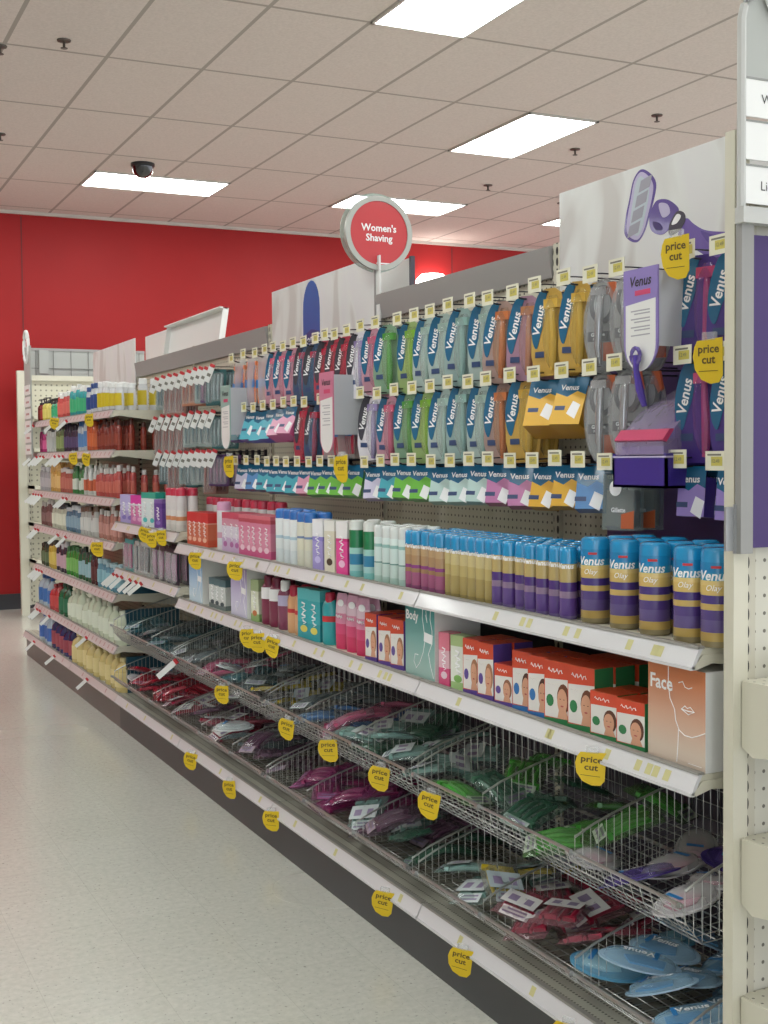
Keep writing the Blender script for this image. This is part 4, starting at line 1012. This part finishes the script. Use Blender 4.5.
def hang(row, z, items, length=.28, hk=None, n=2, gap=.06, where=''):
    """items: (y, kind) listed from left to right in the photo; the hook goes in the panel, packs hang along it"""
    items = sorted(items, key=lambda q: -q[0])
    for i, (y, proto, look, tilt) in enumerate(items):
        zh = z + random.uniform(-.004, .006)
        place(hk or HY, (XH, y, zh), (0, 0, 0), 'wire hook with price label, %s from left, %s%s' % (ORD[i], row, where), 'peg hooks with price labels')
        if proto is None: continue
        for d in range(n):
            x = XH - length + .035 + gap * d
            place(proto, (x, y + random.uniform(-.003, .003), zh - .004), (random.uniform(-.03, .03), tilt[0] if tilt else random.uniform(-.02, .05), (tilt[1] if tilt else .36) + random.uniform(-.1, .1)),
                  '%s, %s hook from left, %s%s, %s' % (look, ORD[i], row, where, ('frontmost', 'second back', 'third back')[d]), 'packs hanging on hooks', (1.1, 1.1, 1.08) if tilt is None else None)
def I(y, k): return (y, RP[k], LOOK[k], None)
Z1, Z2, Z3 = 1.922, 1.69, 1.458
hang('top row', Z1, [I(2.124, 'purple'), I(2.235, 'purple'), I(2.49, 'gray'), I(2.60, 'gray'), I(2.718, 'yellow'), I(2.855, 'yellow'), I(2.967, 'violet'), I(3.102, 'orange'), I(3.205, 'mint'), I(3.338, 'mint2'), I(3.454, 'mint'), I(3.563, 'mint'), I(3.684, 'green'), I(3.852, 'grn2'), I(3.973, 'pink'), I(4.09, 'white')], where=' near bays')
hang('middle row', Z2, [I(2.13, 'purple'), I(2.245, 'purple'), I(2.50, 'gray'), I(2.604, 'gray'), (2.728, BIGB['yellow'], 'deep yellow cartridge box', (.42, .5)), (2.862, BIGB['yellow'], 'yellow cartridge box with blue top', (.42, .5)), I(2.984, 'yellow'), I(3.115, 'orange'), I(3.219, 'mint'), I(3.342, 'mint2'), I(3.458, 'mint'), I(3.581, 'green'), I(3.711, 'grn2'), I(3.842, 'pink'), I(3.98, 'white')], where=' near bays')
def J(y, k, lk): return (y, CB[k], lk, (.3, .62))
hang('bottom row', Z3, [(2.262, CB['violet'], 'violet cartridge box', (.1, .3)), (2.135, CB['violet'], 'violet cartridge box', (.1, .1)), (2.54, GP, 'grey shell pack with loop', (.05, .25)), J(2.655, 'blue', 'blue razor box'), J(2.76, 'yellow', 'yellow cartridge box'), J(2.87, 'yellow', 'yellow cartridge box'), J(2.985, 'magenta', 'magenta cartridge box'), J(3.106, 'magenta', 'magenta cartridge box'), J(3.216, 'mint', 'mint cartridge box'), J(3.332, 'mint', 'mint cartridge box'), J(3.455, 'mint', 'mint cartridge box'), J(3.589, 'green', 'green cartridge box'), J(3.709, 'green', 'green cartridge box'), J(3.82, 'teal', 'teal cartridge box'), J(3.95, 'lilac', 'lilac and white cartridge box')], where=' near bays')
# third bay
hang('top row', Z1, [I(4.2, 'red'), I(4.29, 'red'), I(4.38, 'red'), I(4.50, 'bluered'), I(4.61, 'bluered'), I(4.72, 'pink'), I(4.83, 'pink'), I(4.93, 'pink'), (5.05, OB, 'bag of orange and violet razors', (.02, .1)), (5.2, OB, 'bag of orange and violet razors', (.02, .1)), (5.36, OB, 'bag of orange and violet razors', (.02, .1))], where=' third bay')
hang('middle row', Z2, [(4.2, RB, 'bag of red razors', (.02, .1)), (4.34, RB, 'bag of red razors', (.02, .1)), I(4.5, 'bluered'), I(4.61, 'red'), (4.72, BIGB['pink'], 'pink and white razor box', (.5, .3)), (4.84, BIGB['pink'], 'pink and white razor box', (.5, .3)), (4.96, BIGB['teal'], 'teal and violet cartridge box', (.4, .3)), (5.08, BIGB['teal'], 'teal and violet cartridge box', (.4, .3)), (5.2, BIGB['teal'], 'teal and violet cartridge box', (.4, .3)), (5.33, BIGB['teal'], 'teal and violet cartridge box', (.4, .3))], where=' third bay')
hang('bottom row', Z3, [J(4.12, 'green', 'green cartridge box'), J(4.24, 'green', 'green cartridge box'), J(4.35, 'green', 'green cartridge box'), J(4.46, 'green', 'green cartridge box'), J(4.58, 'pink', 'pink cartridge box'), J(4.70, 'teal', 'teal cartridge box'), J(4.81, 'teal', 'teal cartridge box'), J(4.92, 'teal', 'teal cartridge box'), J(5.04, 'teal', 'teal cartridge box'), J(5.18, 'blue', 'blue cartridge box'), J(5.32, 'lilac', 'white and lilac cartridge box')], where=' third bay')
# fourth bay: cards with white tilted tags
FC = {'teal': slimcard('tool_card', '2a5a5c', '9ab0b4', 'x', .09, .16, dz=-.15), 'clear': slimcard('tool_card', '8c9894', '5c7c84', 'x', .09, .15, dz=-.14), 'rose': slimcard('tool_card', '9c7468', '8c4438', 'x', .08, .19, dz=-.18), 'orange': slimcard('tool_card', 'b87c60', 'a04c34', 'x', .09, .15, dz=-.14), 'purple': slimcard('tool_card', '4c2c58', '9c6c8c', 'x', .09, .15, dz=-.14)}
def K(y, k, lk): return (y, FC[k], lk, (.05, .55))
hang('top row', 1.90, [K(5.72, 'teal', 'dark teal tool card'), K(5.81, 'teal', 'dark teal tool card'), K(5.90, 'purple', 'violet tool card'), K(5.99, 'clear', 'clear grey tool card'), K(6.10, 'orange', 'orange card'), K(6.22, 'orange', 'orange card'), K(6.34, 'rose', 'long rose brush card'), K(6.45, 'rose', 'long rose brush card'), K(6.57, 'rose', 'long rose brush card'), K(6.70, 'clear', 'clear grey tool card')], .26, HW, where=' fourth bay')
hang('middle row', 1.69, [K(5.72, 'teal', 'dark teal tool card'), K(5.83, 'clear', 'pale clear card'), K(5.95, 'clear', 'pale clear card'), K(6.07, 'clear', 'pale clear card'), K(6.20, 'clear', 'pale clear card'), K(6.33, 'rose', 'rust brush card'), K(6.47, 'rose', 'rust brush card'), K(6.6, 'rose', 'rust brush card'), K(6.74, 'rose', 'rust brush card')], .26, HW, where=' fourth bay')
hang('bottom row', 1.50, [K(5.7, 'purple', 'violet tool card'), K(5.79, 'purple', 'violet tool card'), K(5.88, 'rose', 'rose card'), K(5.97, 'clear', 'pale clear card'), K(6.07, 'clear', 'pale clear card'), K(6.17, 'teal', 'teal card'), K(6.28, 'clear', 'pale clear card'), K(6.4, 'rose', 'rose card'), K(6.52, 'rose', 'rose card'), K(6.66, 'teal', 'teal card')], .26, HW, where=' fourth bay')

# violet backer and display tray in the nearest bay
t = thing('backer_panel', 'violet cardboard backer behind the violet razor packs', 'sign', (XB - .014, 2.44, 1.24))
MB().box(0, .004, -.47, .47, 0, .60).build('panel', mat('violet backer', '5a4578', .5), t, smooth=False); MB().box(-.001, 0, -.47, .47, .58, .6).build('printed_edge', M_purdk, t, smooth=False)
t = thing('display_tray', 'deep violet cardboard display tray hanging below the curved sign', 'tray', (1.90, 2.375, 1.41))
MB().box(-.1, .195, -.1, .1, 0, .006).box(-.1, -.094, -.1, .1, 0, .07).box(-.1, .195, -.1, -.094, 0, .08).box(-.1, .195, .094, .1, 0, .08).build('tray', mat('deep violet card', '3b2a86', .4), t, smooth=False)
MB().box(-.102, .10, -.102, .102, .07, .074).build('front_lip', M_lil, t, smooth=False)
t = thing('razor_gift_pack', 'clear dome pack with pink band standing on the violet tray', 'razor pack', (1.90, 2.375, 1.486))
b = MB(); b.extr([(-.1, 0), (-.1, .03), (-.02, .11), (.08, .16), (.12, .16), (.12, 0)], -.09, .09); b.build('shell', clearfilm('dome shell', 'c8b8d8', .3), t)
b = MB(); b.extr([(-.103, .035), (-.083, .06), (-.07, .06), (-.092, .03)], -.092, .092); b.build('printed_band', mat('pink band', 'c8446c', .35), t, smooth=False)
MB().extr([(-.09, .002), (-.09, .02), (.1, .12), (.1, .002)], -.08, .08).build('insert', mat('violet insert', '5b4a94', .4), t, smooth=False)

# curved flag signs sticking out of the hooks
def talker(y, ztop, w, h, d, top, label, razor=False, x=1.775):
    t = thing('flag_sign', label, 'sign', (x, y, ztop), group='flag signs between the hooks')
    pl = [(-w / 2, 0), (w / 2, 0)] + ell(0, -h + w * .5, w / 2, w * .5, 14, 0, -PI)[0:]
    rim = mat('sign rim ' + top, top, .4)
    def ring(s_, dz): return [(a * s_, z * (1 - (1 - s_) * .35) - dz) for a, z in pl]
    MB().prism(ring(1, 0), 0, .004, 0).build('face', rim, t, smooth=False)
    g = MB(); g.prism(ring(.88, .012), -.0006, 0, 0)
    g.prism([(-w / 2, 0), (w / 2, 0), (w / 2, -h * .31), (-w / 2, -h * .35)], -.0012, -.0006, 1)
    text_on(g, 'Venus', w * .26, -.0018, 0, -h * .13, 2, shear=.2, bold=.0006)
    g.box(-.0018, -.0012, -w * .3, w * .15, -h * .265, -h * .215, 3)
    for q, zz in enumerate((.42, .45, .5, .53, .58, .61, .66)): g.box(-.001, -.0006, -w * .28, w * (.28 - .1 * (q % 2)), -h * zz, -h * zz + .003, 4)
    g.build('printed_face', [M_white, mat('print ' + top, top, .4), M_ink, mat('pink print', 'c8446c', .4), mat('pale grey ink', 'a5a5ab', .5)], t, smooth=False)
    MB().box(.004, .004 + d, -w / 2, -w / 2 + .004, -h * .78, -.012).build('side_panel', mat('pale grey board', 'b9bcc0', .5), t, smooth=False)
    if razor:
        m = MB().tube([(-.012, .0, -h * .86), (-.016, -.004, -h * 1.0), (-.012, -.012, -h * 1.2), (-.004, -.02, -h * 1.36)], [.009, .007, .010, .006], 8); m.build('sample_handle', mat('violet handle', '4a3596', .25, coat=.5), t)
        MB().tube([(-.014, .016 * math.cos(q * PI / 6), -h * .86 + .018 * math.sin(q * PI / 6)) for q in range(12)], .005, 6, closed=True).build('sample_head', mat('violet razor head', '6a5aa8', .15, coat=.8, metal=.3), t)
talker(2.335, 1.912, .125, .232, .17, '8a7ab8', 'white and violet curved sign beside the deep violet packs', True)
talker(4.17, 1.795, .125, .29, .24, 'c87a94', 'white and pink curved sign with a pale side panel', False)
talker(5.31, 1.81, .125, .28, .24, '8fb0a8', 'pale green curved sign at the left of the third bay', False)

# yellow price flags
FL = [(-.022, .03), (.026, .034), (.027, -.03), (.020, -.042), (.004, -.044), (-.014, -.036), (-.026, -.018), (-.030, .004), (-.027, .02)]
def flag():
    t = thing('price_flag', 'x', 'price flag')
    MB().prism(FL, 0, .0012, 0).build('card', M_yellow, t, smooth=False)
    g = MB(); text_on(g, 'price\ncut', .020, -.0005, .0, .006, 0, bold=.0005); g.box(-.0005, 0, -.018, .018, -.0225, -.0215, 0)
    g.build('lettering', mat('brown ink', '5a4a1c', .6), t, smooth=False)
    MB().box(-.001, .008, -.012, .012, .03, .044).build('clear_clip', clearfilm('clear film'), t, smooth=False)
    return t
FG = flag()
GF = 'yellow price cut flags'
def flags(lst, x, where):
    lst = sorted(lst, key=lambda q: -q[0])
    for i, (y, z) in enumerate(lst):
        place(FG, (x, y, z), (random.uniform(-.05, .3), random.uniform(-.05, .05), random.uniform(.55, .9)), 'yellow price cut flag, %s from left %s' % (ORD[i], where) if len(lst) > 1 else 'yellow price cut flag ' + where, GF, (1.15, 1.2, .98))
flags([(5.353, .148), (4.815, .148), (4.332, .145), (3.371, .143), (2.889, .138), (2.391, .14)], 1.602, 'along the base deck edge')
flags([(4.887, .525), (4.156, .523), (3.775, .525), (3.384, .522), (3.061, .52)], 1.600, 'on the upper basket rim')
flags([(5.245, 1.05), (4.713, 1.048)], 1.605, 'on the can shelf edge of the third bay')
flags([(4.582, .795), (4.468, .793), (4.307, .798)], 1.605, 'in the cluster on the boxes shelf edge')
flags([(2.29, .795)], 1.605, 'below the short orange waxing boxes')
flags([(6.089, 1.12), (5.96, 1.1), (5.781, 1.12)], 1.605, 'on the fourth bay can shelf edge')
flags([(8.26, 1.73), (7.24, 1.72)], 1.598, 'on the top lotion shelf edge')
flags([(7.698, 1.50), (7.339, 1.495)], 1.598, 'on the second lotion shelf edge')
place(FG, (1.598, 7.1, .985), (0, 0, .4), 'wide yellow price flag on the fourth lotion shelf edge', GF, (1, 2.1, 1.1))
for y, z, lb in ((2.217, 1.925, 'above the deep violet packs'), (2.108, 1.691, 'on a hook between the deep violet packs'), (4.057, 1.453, 'under the pink curved sign'), (5.291, 1.458, 'under the pale green curved sign')):
    place(FG, (1.78, y, z), (0, 0, .35), 'yellow price cut flag ' + lb, GF, (1.25,) * 3)

# white tilted tags on the lotion shelves
def wtag():
    t = thing('price_tag', 'x', 'price tag')
    X_ = Matrix.Rotation(R(50), 4, 'Z') @ Matrix.Rotation(R(50), 4, 'X')
    MB().box(-.003, 0, -.010, .010, -.088, 0, 0, X_).build('card', M_white, t, smooth=False); MB().box(-.004, .004, -.010, .010, -.003, .008, 0, X_).build('clip', M_red, t, smooth=False)
    return t
WT = wtag()
def tags(lst, z, where):
    for i, y in enumerate(sorted(lst, reverse=True)):
        place(WT, (1.612, y, z), (random.uniform(-.1, .1), 0, 0), 'white tilted price tag, %s from left %s' % (ORD[i], where), 'white tilted price tags')
tags([9.1, 8.35, 7.95], LZ[0] - .03, 'on the top lotion shelf')
tags([9.2, 9.0, 8.85, 8.75, 8.35, 8.2, 8.08], LZ[1] - .03, 'on the second lotion shelf')
tags([9.15, 9.05, 8.95, 8.85, 8.1, 8.0], LZ[2] - .03, 'on the third lotion shelf')
tags([9.1, 9.0, 8.3, 8.05], LZ[3] - .03, 'on the fourth lotion shelf')
tags([9.1, 9.0, 8.9], LZ[4] - .03, 'on the fifth lotion shelf')
tags([9.1, 9.0, 8.65, 7.5], LZ[5] - .03, 'on the sixth lotion shelf')
tags([9.25, 8.5, 7.5], .17, 'on the lotion base deck')
tags([6.78, 6.7, 6.6, 6.42, 6.3, 6.2], SL4 - .03, 'on the low shelf edge of the fourth bay')
place(WT, (1.598, 5.55, .56), (0, 0, 0), 'white price tag on the upper basket rim of the fourth bay', 'white tilted price tags', (1.3,) * 3)

# ------------------------------------------------------------------ lotion shelves
def lb(body, cap, kind, lab=None, s=1.0, cm=None):
    bm = mat('plastic ' + body, body, .25, coat=.4); cmt = mat('lid ' + cap, cap, .35, coat=.2)
    lm = (lambda z0, z1: (z0, z1, mat('label ' + lab, lab, .45))) if lab else (lambda z0, z1: None)
    if kind == 'pump': return bottle('pump_bottle', bprof(.03, .125, .013, .8), 14, bm, cmt, cprof(.015, .12, .138), 'x', labelband=lm(.02, .085), pump=True)
    if kind == 'flip': return bottle('lotion_bottle', [(.026, 0), (.031, .006), (.033, .08), (.028, .13), (.022, .15)], 14, bm, cmt, cprof(.024, .145, .175), 'x', labelband=lm(.03, .11), sx=.7)
    if kind == 'tall': return bottle('lotion_bottle', bprof(.03, .175, .014, .82), 14, bm, cmt, cprof(.018, .165, .2), 'x', labelband=lm(.03, .12), sx=.75)
    if kind == 'slim': return bottle('mist_bottle', bprof(.02, .15, .01, .84), 12, bm, cmt, cprof(.013, .143, .182), 'x', labelband=lm(.03, .1))
    if kind == 'jug': return bottle('lotion_bottle', [(.05, 0), (.056, .008), (.056, .12), (.046, .155), (.018, .178), (.016, .19)], 16, bm, cmt, cprof(.019, .185, .21), 'x', labelband=lm(.03, .12), sx=.6)
LV = [
 ('top lotion shelf', LZ[0], [(lb('8f3030', '1c1c20', 'pump', 'a83a34'), 'red pump bottle with black pump', 2), (lb('d8c860', '1c1c20', 'pump', 'e0d070'), 'yellow pump bottle with black pump', 3), (lb('2f9a6a', '1c1c20', 'pump', '3aa874'), 'green pump bottle with black pump', 2), (lb('c8504c', 'e4e4e0', 'flip', 'd86a60'), 'coral bottle with white cap', 4), (lb('2f9ca0', 'e4e4e0', 'tall', '3fae78'), 'teal and green bottle', 5), (lb('d0d6da', '30508c', 'flip', '2d4a88'), 'white and blue bottle', 3), (lb('d8dadc', 'eceeec', 'flip', 'd0b820'), 'white-capped bottle with yellow label', 5)]),
 ('second lotion shelf', LZ[1], [(lb('c03c7c', 'd8d0d4', 'slim', 'd85c94'), 'magenta mist bottle', 4), (lb('c8ccc8', '3a3a40', 'flip', 'b0b4b0'), 'grey-white bottle', 4), (lb('6a7a50', '2c3020', 'tall', '8a9a60'), 'olive bottle', 3), (lb('3c2c44', '241c2c', 'slim', '5a4870'), 'dark violet mist bottle', 6), (lb('c4ccd4', '3a70b0', 'tall', '5a88bc'), 'pale bottle with blue cap', 3), (lb('c85c34', 'a84424', 'tall', 'd06a3c'), 'orange bottle', 3), (lb('8a3428', '4c2018', 'slim', '93402e'), 'rust red mist bottle', 7)]),
 ('third lotion shelf', LZ[2], [(lb('a8a4a8', 'c8c4c8', 'slim', 'b8b0b4'), 'pale grey mist bottle', 5), (lb('c89a50', 'd8a860', 'tall', 'd8b070'), 'amber bottle', 4), (lb('a8584c', 'd8d0cc', 'flip', 'b86a5c'), 'reddish bottle', 4), (lb('3c7a40', '2c5c30', 'slim', 'd0d4c8'), 'green mist bottle', 4), (lb('d0d4d0', 'e0e4e0', 'slim', 'c8603c'), 'white bottle with orange label', 4), (lb('b8504c', 'dcd8d4', 'slim', 'c86858'), 'red mist bottle with white cap', 7)]),
 ('fourth lotion shelf', LZ[3], [(lb('7c5450', 'c4bcb8', 'slim', '8a6460'), 'brown mist bottle', 5), (lb('c8c8b4', '3c3c40', 'flip', 'd8d8c4'), 'cream bottle', 5), (lb('5c7c94', 'c8ccd0', 'flip', '86a0b0'), 'slate blue bottle', 5), (lb('b8b8b4', '6c5040', 'flip', 'c8c8c4'), 'grey bottle with brown cap', 5), (lb('b47c70', 'd8d4d0', 'slim', 'c89084'), 'dusty rose bottle', 6)]),
 ('fifth lotion shelf', LZ[4], [(lb('3c4a34', '22281c', 'flip', '5a6a4c'), 'dark olive bottle', 3), (lb('c0a040', '3c3424', 'tall', 'd0b458'), 'mustard bottle', 3), (lb('3a2c3c', 'c8c4c8', 'tall', 'c09ca8'), 'dark plum bottle', 4), (lb('3c8a34', '1c5c24', 'tall', '78b05c'), 'bright green bottle', 4), (lb('2c5c3c', '1c2c20', 'tall', '90b0b8'), 'dark green bottle with pale label', 4), (lb('4c2024', '2c1418', 'tall', '5c2c2c'), 'dark red bottle', 2), (lb('6a98ac', 'a8c4cc', 'flip', '88b4c0'), 'sky blue bottle', 6)]),
 ('sixth lotion shelf', LZ[5], [(lb('a8b4c0', '2c5c9c', 'jug', '3c6cac'), 'pale bottle with blue cap', 3), (lb('b03034', '8c2024', 'jug', 'c04444'), 'red bottle', 2), (lb('1c5c38', '12402a', 'jug', '24694a'), 'deep green bottle', 2), (lb('c4ccb4', 'c8ccb8', 'jug', 'd4dac8'), 'pale green lotion bottle', 10)]),
 ('lotion base deck', .187, [(lb('b4c0cc', '2c54a0', 'jug', '3c64ac'), 'pale bottle with cobalt cap', 3), (lb('2c2c60', '22224c', 'jug', '9c4450'), 'navy bottle with red label', 5), (lb('d0bc7c', 'd4c48c', 'jug', 'd8c68c'), 'cream yellow lotion bottle', 9)]),
]
for where, z, lst in LV:
    n = sum(c for _, _, c in lst); y = YL1 - .10; step = (YL1 - YL0 - .16) / (n - 1)
    for proto, look, c in lst:
        ys = [y - step * k for k in range(c)]
        line(proto, ys, 1.69, z + .0005, look, where, 'bottles on the lotion shelves', 2 if z > 1 else 1, .07, spread=.5, jit=True)
        y -= step * c
# near end: columns behind the last front bottles
for where, z, proto, look in (('top lotion shelf', LZ[0], LV[0][2][-1][0], 'yellow-labelled bottle at the shelf end'), ('second lotion shelf', LZ[1], LV[1][2][-1][0], 'rust mist bottle at the shelf end'), ('third lotion shelf', LZ[2], LV[2][2][-1][0], 'red mist bottle at the shelf end')):
    for d in range(4):
        place(proto, (1.83 + .066 * d, YL0 + .07, z + .0005), (0, 0, .9), '%s, %s back in the %s' % (look, ORD[d + 2], where), 'bottles on the lotion shelves')
for z, h, lbl in ((LZ[5], .2, 'sixth lotion shelf'), (.187, .2, 'lotion base deck'), (LZ[4], .19, 'fifth lotion shelf')):
    t = thing('divider_box', 'dark teal carton closing the near end of the ' + lbl, 'carton', (1.70, YL0 + .012, z + .0005))
    MB().box(0, .3, 0, .028, 0, h).build('box', mat('dark teal board', '1f4a5a', .4), t, smooth=False); MB().box(-.0006, 0, .004, .024, .03, h * .6).build('printed_front', M_gr, t, smooth=False)

# ------------------------------------------------------------------ bags and packs heaped in the wire baskets
def pouch(film, stick, lab, label='x', big=False):
    """flat plastic bag of razors with a printed header, lying in the basket"""
    t = thing('razor_bag', label, 'razor bag')
    n = 9; vs = []; L, W = .175, .115
    rr = random.Random(hash(film) % 97 + len(stick) + int(stick, 16) % 50)
    top = []; bot = []
    for i in range(n + 1):
        for j in range(n + 1):
            u, v = i / n, j / n
            q = (max(0, math.sin(PI * u)) * max(0, math.sin(PI * v))) ** .45
            x = -L / 2 + L * u; y = -W / 2 + W * v
            top.append((x, y, .006 + .022 * q + rr.uniform(-.0028, .0028))); bot.append((x, y, .005 - .004 * q))
    m = n + 1
    b = MB(); b.add(top + bot, [(i * m + j, (i + 1) * m + j, (i + 1) * m + j + 1, i * m + j + 1) for i in range(n) for j in range(n)] + [(m * m + i * m + j, m * m + i * m + j + 1, m * m + (i + 1) * m + j + 1, m * m + (i + 1) * m + j) for i in range(n) for j in range(n)])
    b.build('bag', clearfilm('bag ' + film, film, .2, .6, .08), t, ang=60)
    for k in range(4):
        y = -.036 + .024 * k
        g = MB(); s_ = 1 if k % 2 else -1
        g.tube([(-.06 * s_, y, .012), (0, y + .003, .017), (.05 * s_, y, .012)], [.005, .008, .006], 7); g.box(.048 * s_ - .006, .048 * s_ + .006, y - .016, y + .016, .008, .02)
        g.build('razor', mat('stick ' + stick, stick, .3, coat=.4), t)
    g = MB(); g.add([(-.086, -.045, .010), (-.086, .035, .010), (-.055, .035, .021), (-.055, -.045, .021)], [(0, 3, 2, 1)], 0)
    if big:
        g.add([(-.05, -.045, .0268), (-.05, .05, .0268), (.015, .05, .030), (.015, -.045, .030)], [(0, 3, 2, 1)], 0)
        g.add([(-.035, .01, .0278), (-.035, .035, .0278), (-.005, .035, .0294), (-.005, .01, .0294)], [(0, 3, 2, 1)], 1)
        g.add([(-.035, -.03, .0278), (-.035, -.01, .0278), (-.005, -.01, .0294), (-.005, -.03, .0294)], [(0, 3, 2, 1)], 1)
    for q in range(2): g.add([(-.078 + .012 * q, -.035, .0130 + .0042 * q), (-.078 + .012 * q, .03 - .01 * q, .0130 + .0042 * q), (-.072 + .012 * q, .03 - .01 * q, .0151 + .0042 * q), (-.072 + .012 * q, -.035, .0151 + .0042 * q)], [(0, 3, 2, 1)], 1)
    g.build('header_label', [mat('bag label ' + lab, lab, .4), mat('label print', '8a7a98', .5)], t, smooth=False)
    return t
def flatpack(card, shell, word, label='x', w=.1, L=.19):
    """shaped blister card lying down, lettering along it"""
    t = thing('blister_pack', label, 'razor pack')
    def lay(mb): mb.v = [(z, y, -x) for x, y, z in mb.v]; return mb      # upright pack laid on its back
    out = ell(0, .0, w / 2, L / 2, 22)
    lay(MB().prism(out, -.004, 0, 0)).build('card', mat('card ' + card, card, .35, coat=.3), t, smooth=False)
    sh = MB(); n = 18
    rings = [[(dx_, -w * .44 * s_ * math.cos(2 * PI * k / n), L * .44 * s_ * math.sin(2 * PI * k / n)) for k in range(n)] for s_, dx_ in ((1.0, -.004), (.94, -.016), (.75, -.022), (.4, -.024))]
    sh.add([v for r_ in rings for v in r_], [(i * n + k, i * n + (k + 1) % n, (i + 1) * n + (k + 1) % n, (i + 1) * n + k) for i in range(3) for k in range(n)] + [tuple(3 * n + k for k in range(n))])
    lay(sh).build('blister', clearfilm('blister ' + shell, shell, .22, .65), t)
    g = MB(); g.prism([(-w * .2, -L * .3), (w * .2, -L * .3), (w * .26, .0), (w * .1, L * .2), (-w * .24, L * .1)], -.008, -.004, 0)
    if word: text_on(g, word, w * .3, -.026, 0, L * .02, 1, rot=PI / 2, bold=.0006)
    g.box(-.0254, -.0248, -w * .2, w * .2, -L * .22, -L * .16, 2)
    lay(g).build('printed_insert', [mat('insert ' + shell, {'9cc4dc': '3f8cc4', 'd8d4d6': 'c8889c'}.get(shell, shell), .4), M_white2, mat('blue print', '2c78b4', .4)], t, smooth=False)
    return t
PO = {
 'green': (pouch('6f9c5c', '3f9a34', 'b8c4b4'), 'bright green razor bag'), 'dkgreen': (pouch('4c6a5c', '2f5a44', '7c8c84'), 'dark grey-green plastic bag'),
 'mint': (pouch('8ca49e', '8ab0a8', 'c0c8c8', big=True), 'pale mint razor bag'), 'crimson': (pouch('9c6c74', 'a01c3c', 'd8d6d4', big=True), 'crimson razor bag with white label'),
 'pink': (pouch('b07c90', 'b84870', 'b88c9c'), 'rose pink razor bag'), 'magenta': (pouch('8c4470', '8c2458', '94507c'), 'magenta razor bag'),
 'red': (pouch('9c3c48', 'b81c34', 'b04854'), 'red razor bag'), 'mauve': (pouch('6c5864', '5c3850', '887880'), 'dull mauve razor bag'),
 'yellow': (pouch('8c8c84', 'c0a820', 'a8b4b8', big=True), 'yellow and blue razor bag'), 'blue': (pouch('748ca0', '2c64a4', 'a8b8c4'), 'blue razor bag'),
 'clear': (pouch('808888', '58666c', 'a0a8a8'), 'clear grey razor bag'), 'teal': (pouch('547c80', '1c5464', '7c989c'), 'dark teal razor bag'),
 'venus': (flatpack('9cb8cc', '9cc4dc', 'Venus'), 'sky blue blister pack'), 'oval': (flatpack('d4d8d8', 'c8d0d0', ''), 'white oval blister pack'),
 'wpink': (flatpack('c8c6c8', 'd8d4d6', ''), 'white and pink blister pack'), 'violetp': (flatpack('3a2a74', '5c4894', 'Venus'), 'deep violet blister pack'),
 'aqua': (flatpack('5a9cc0', 'a4d0e0', ''), 'aqua and white blister pack'),
}
# each basket: colours from the near (right) end to the far (left) end
HEAP = {
 (0, 0): [('wpink', 2), ('violetp', 2), ('wpink', 3), ('green', 5), ('dkgreen', 4), ('green', 3)],
 (0, 1): [('mint', 5), ('dkgreen', 3), ('mint', 3), ('pink', 3), ('blue', 3), ('clear', 3)],
 (0, 2): [('yellow', 4), ('clear', 3), ('teal', 3), ('oval', 2), ('pink', 4), ('clear', 3)],
 (0, 3): [('clear', 5), ('teal', 5), ('clear', 4), ('teal', 4)],
 (1, 0): [('venus', 6), ('aqua', 2), ('crimson', 8), ('yellow', 2), ('mint', 3)],
 (1, 1): [('dkgreen', 3), ('mauve', 4), ('mint', 2), ('magenta', 6), ('magenta', 5)],
 (1, 2): [('mauve', 6), ('clear', 3), ('oval', 2), ('crimson', 5), ('mauve', 3)],
 (1, 3): [('crimson', 4), ('red', 8), ('red', 5), ('wpink', 2)],
}
_cnt = {}
rg_ = random.Random(11)
for (r, k), lst in HEAP.items():
    seq = [q for kd, c in lst for q in [kd] * (c if (r, k) == (0, 0) else int(c * 1.45 + .5))]
    n = len(seq); y0 = Y0 + 1.22 * k + .11; y1 = Y0 + 1.22 * (k + 1) - .10
    sparse = (r, k) == (0, 0)
    for i, kd in enumerate(seq):
        proto, look = PO[kd]
        f = (i + .5) / n
        y = y0 + (y1 - y0) * f + rg_.uniform(-.015, .015)
        col = i % 3; layer = (i // 3) % 3 if not sparse or kd == 'green' or kd == 'dkgreen' else 0
        x = BX + .105 + .125 * col + rg_.uniform(-.015, .015)
        zb = BZ[r] - (.085, .048)[r] + (x - BX - .05) * (.12, .03)[r]
        z = zb + .012 + layer * .028 + (.016 if col == 0 else .0) + rg_.uniform(0, .006)
        key = (r, k, kd); _cnt[key] = _cnt.get(key, 0) + 1
        sl = -.10 + rg_.uniform(-.2, .2) - (.1 if layer else 0)
        place(proto, (x, y, z), (rg_.uniform(-.28, .28), sl, rg_.uniform(-.9, .9) + rg_.choice((0, 0, PI * .5, PI, -PI * .4))),
              '%s, %s from right, %s basket, %s bay' % (look, ORD[_cnt[key] - 1], ('upper', 'lower')[r], ('nearest', 'second', 'third', 'fourth')[k]), 'packs heaped in the wire baskets')
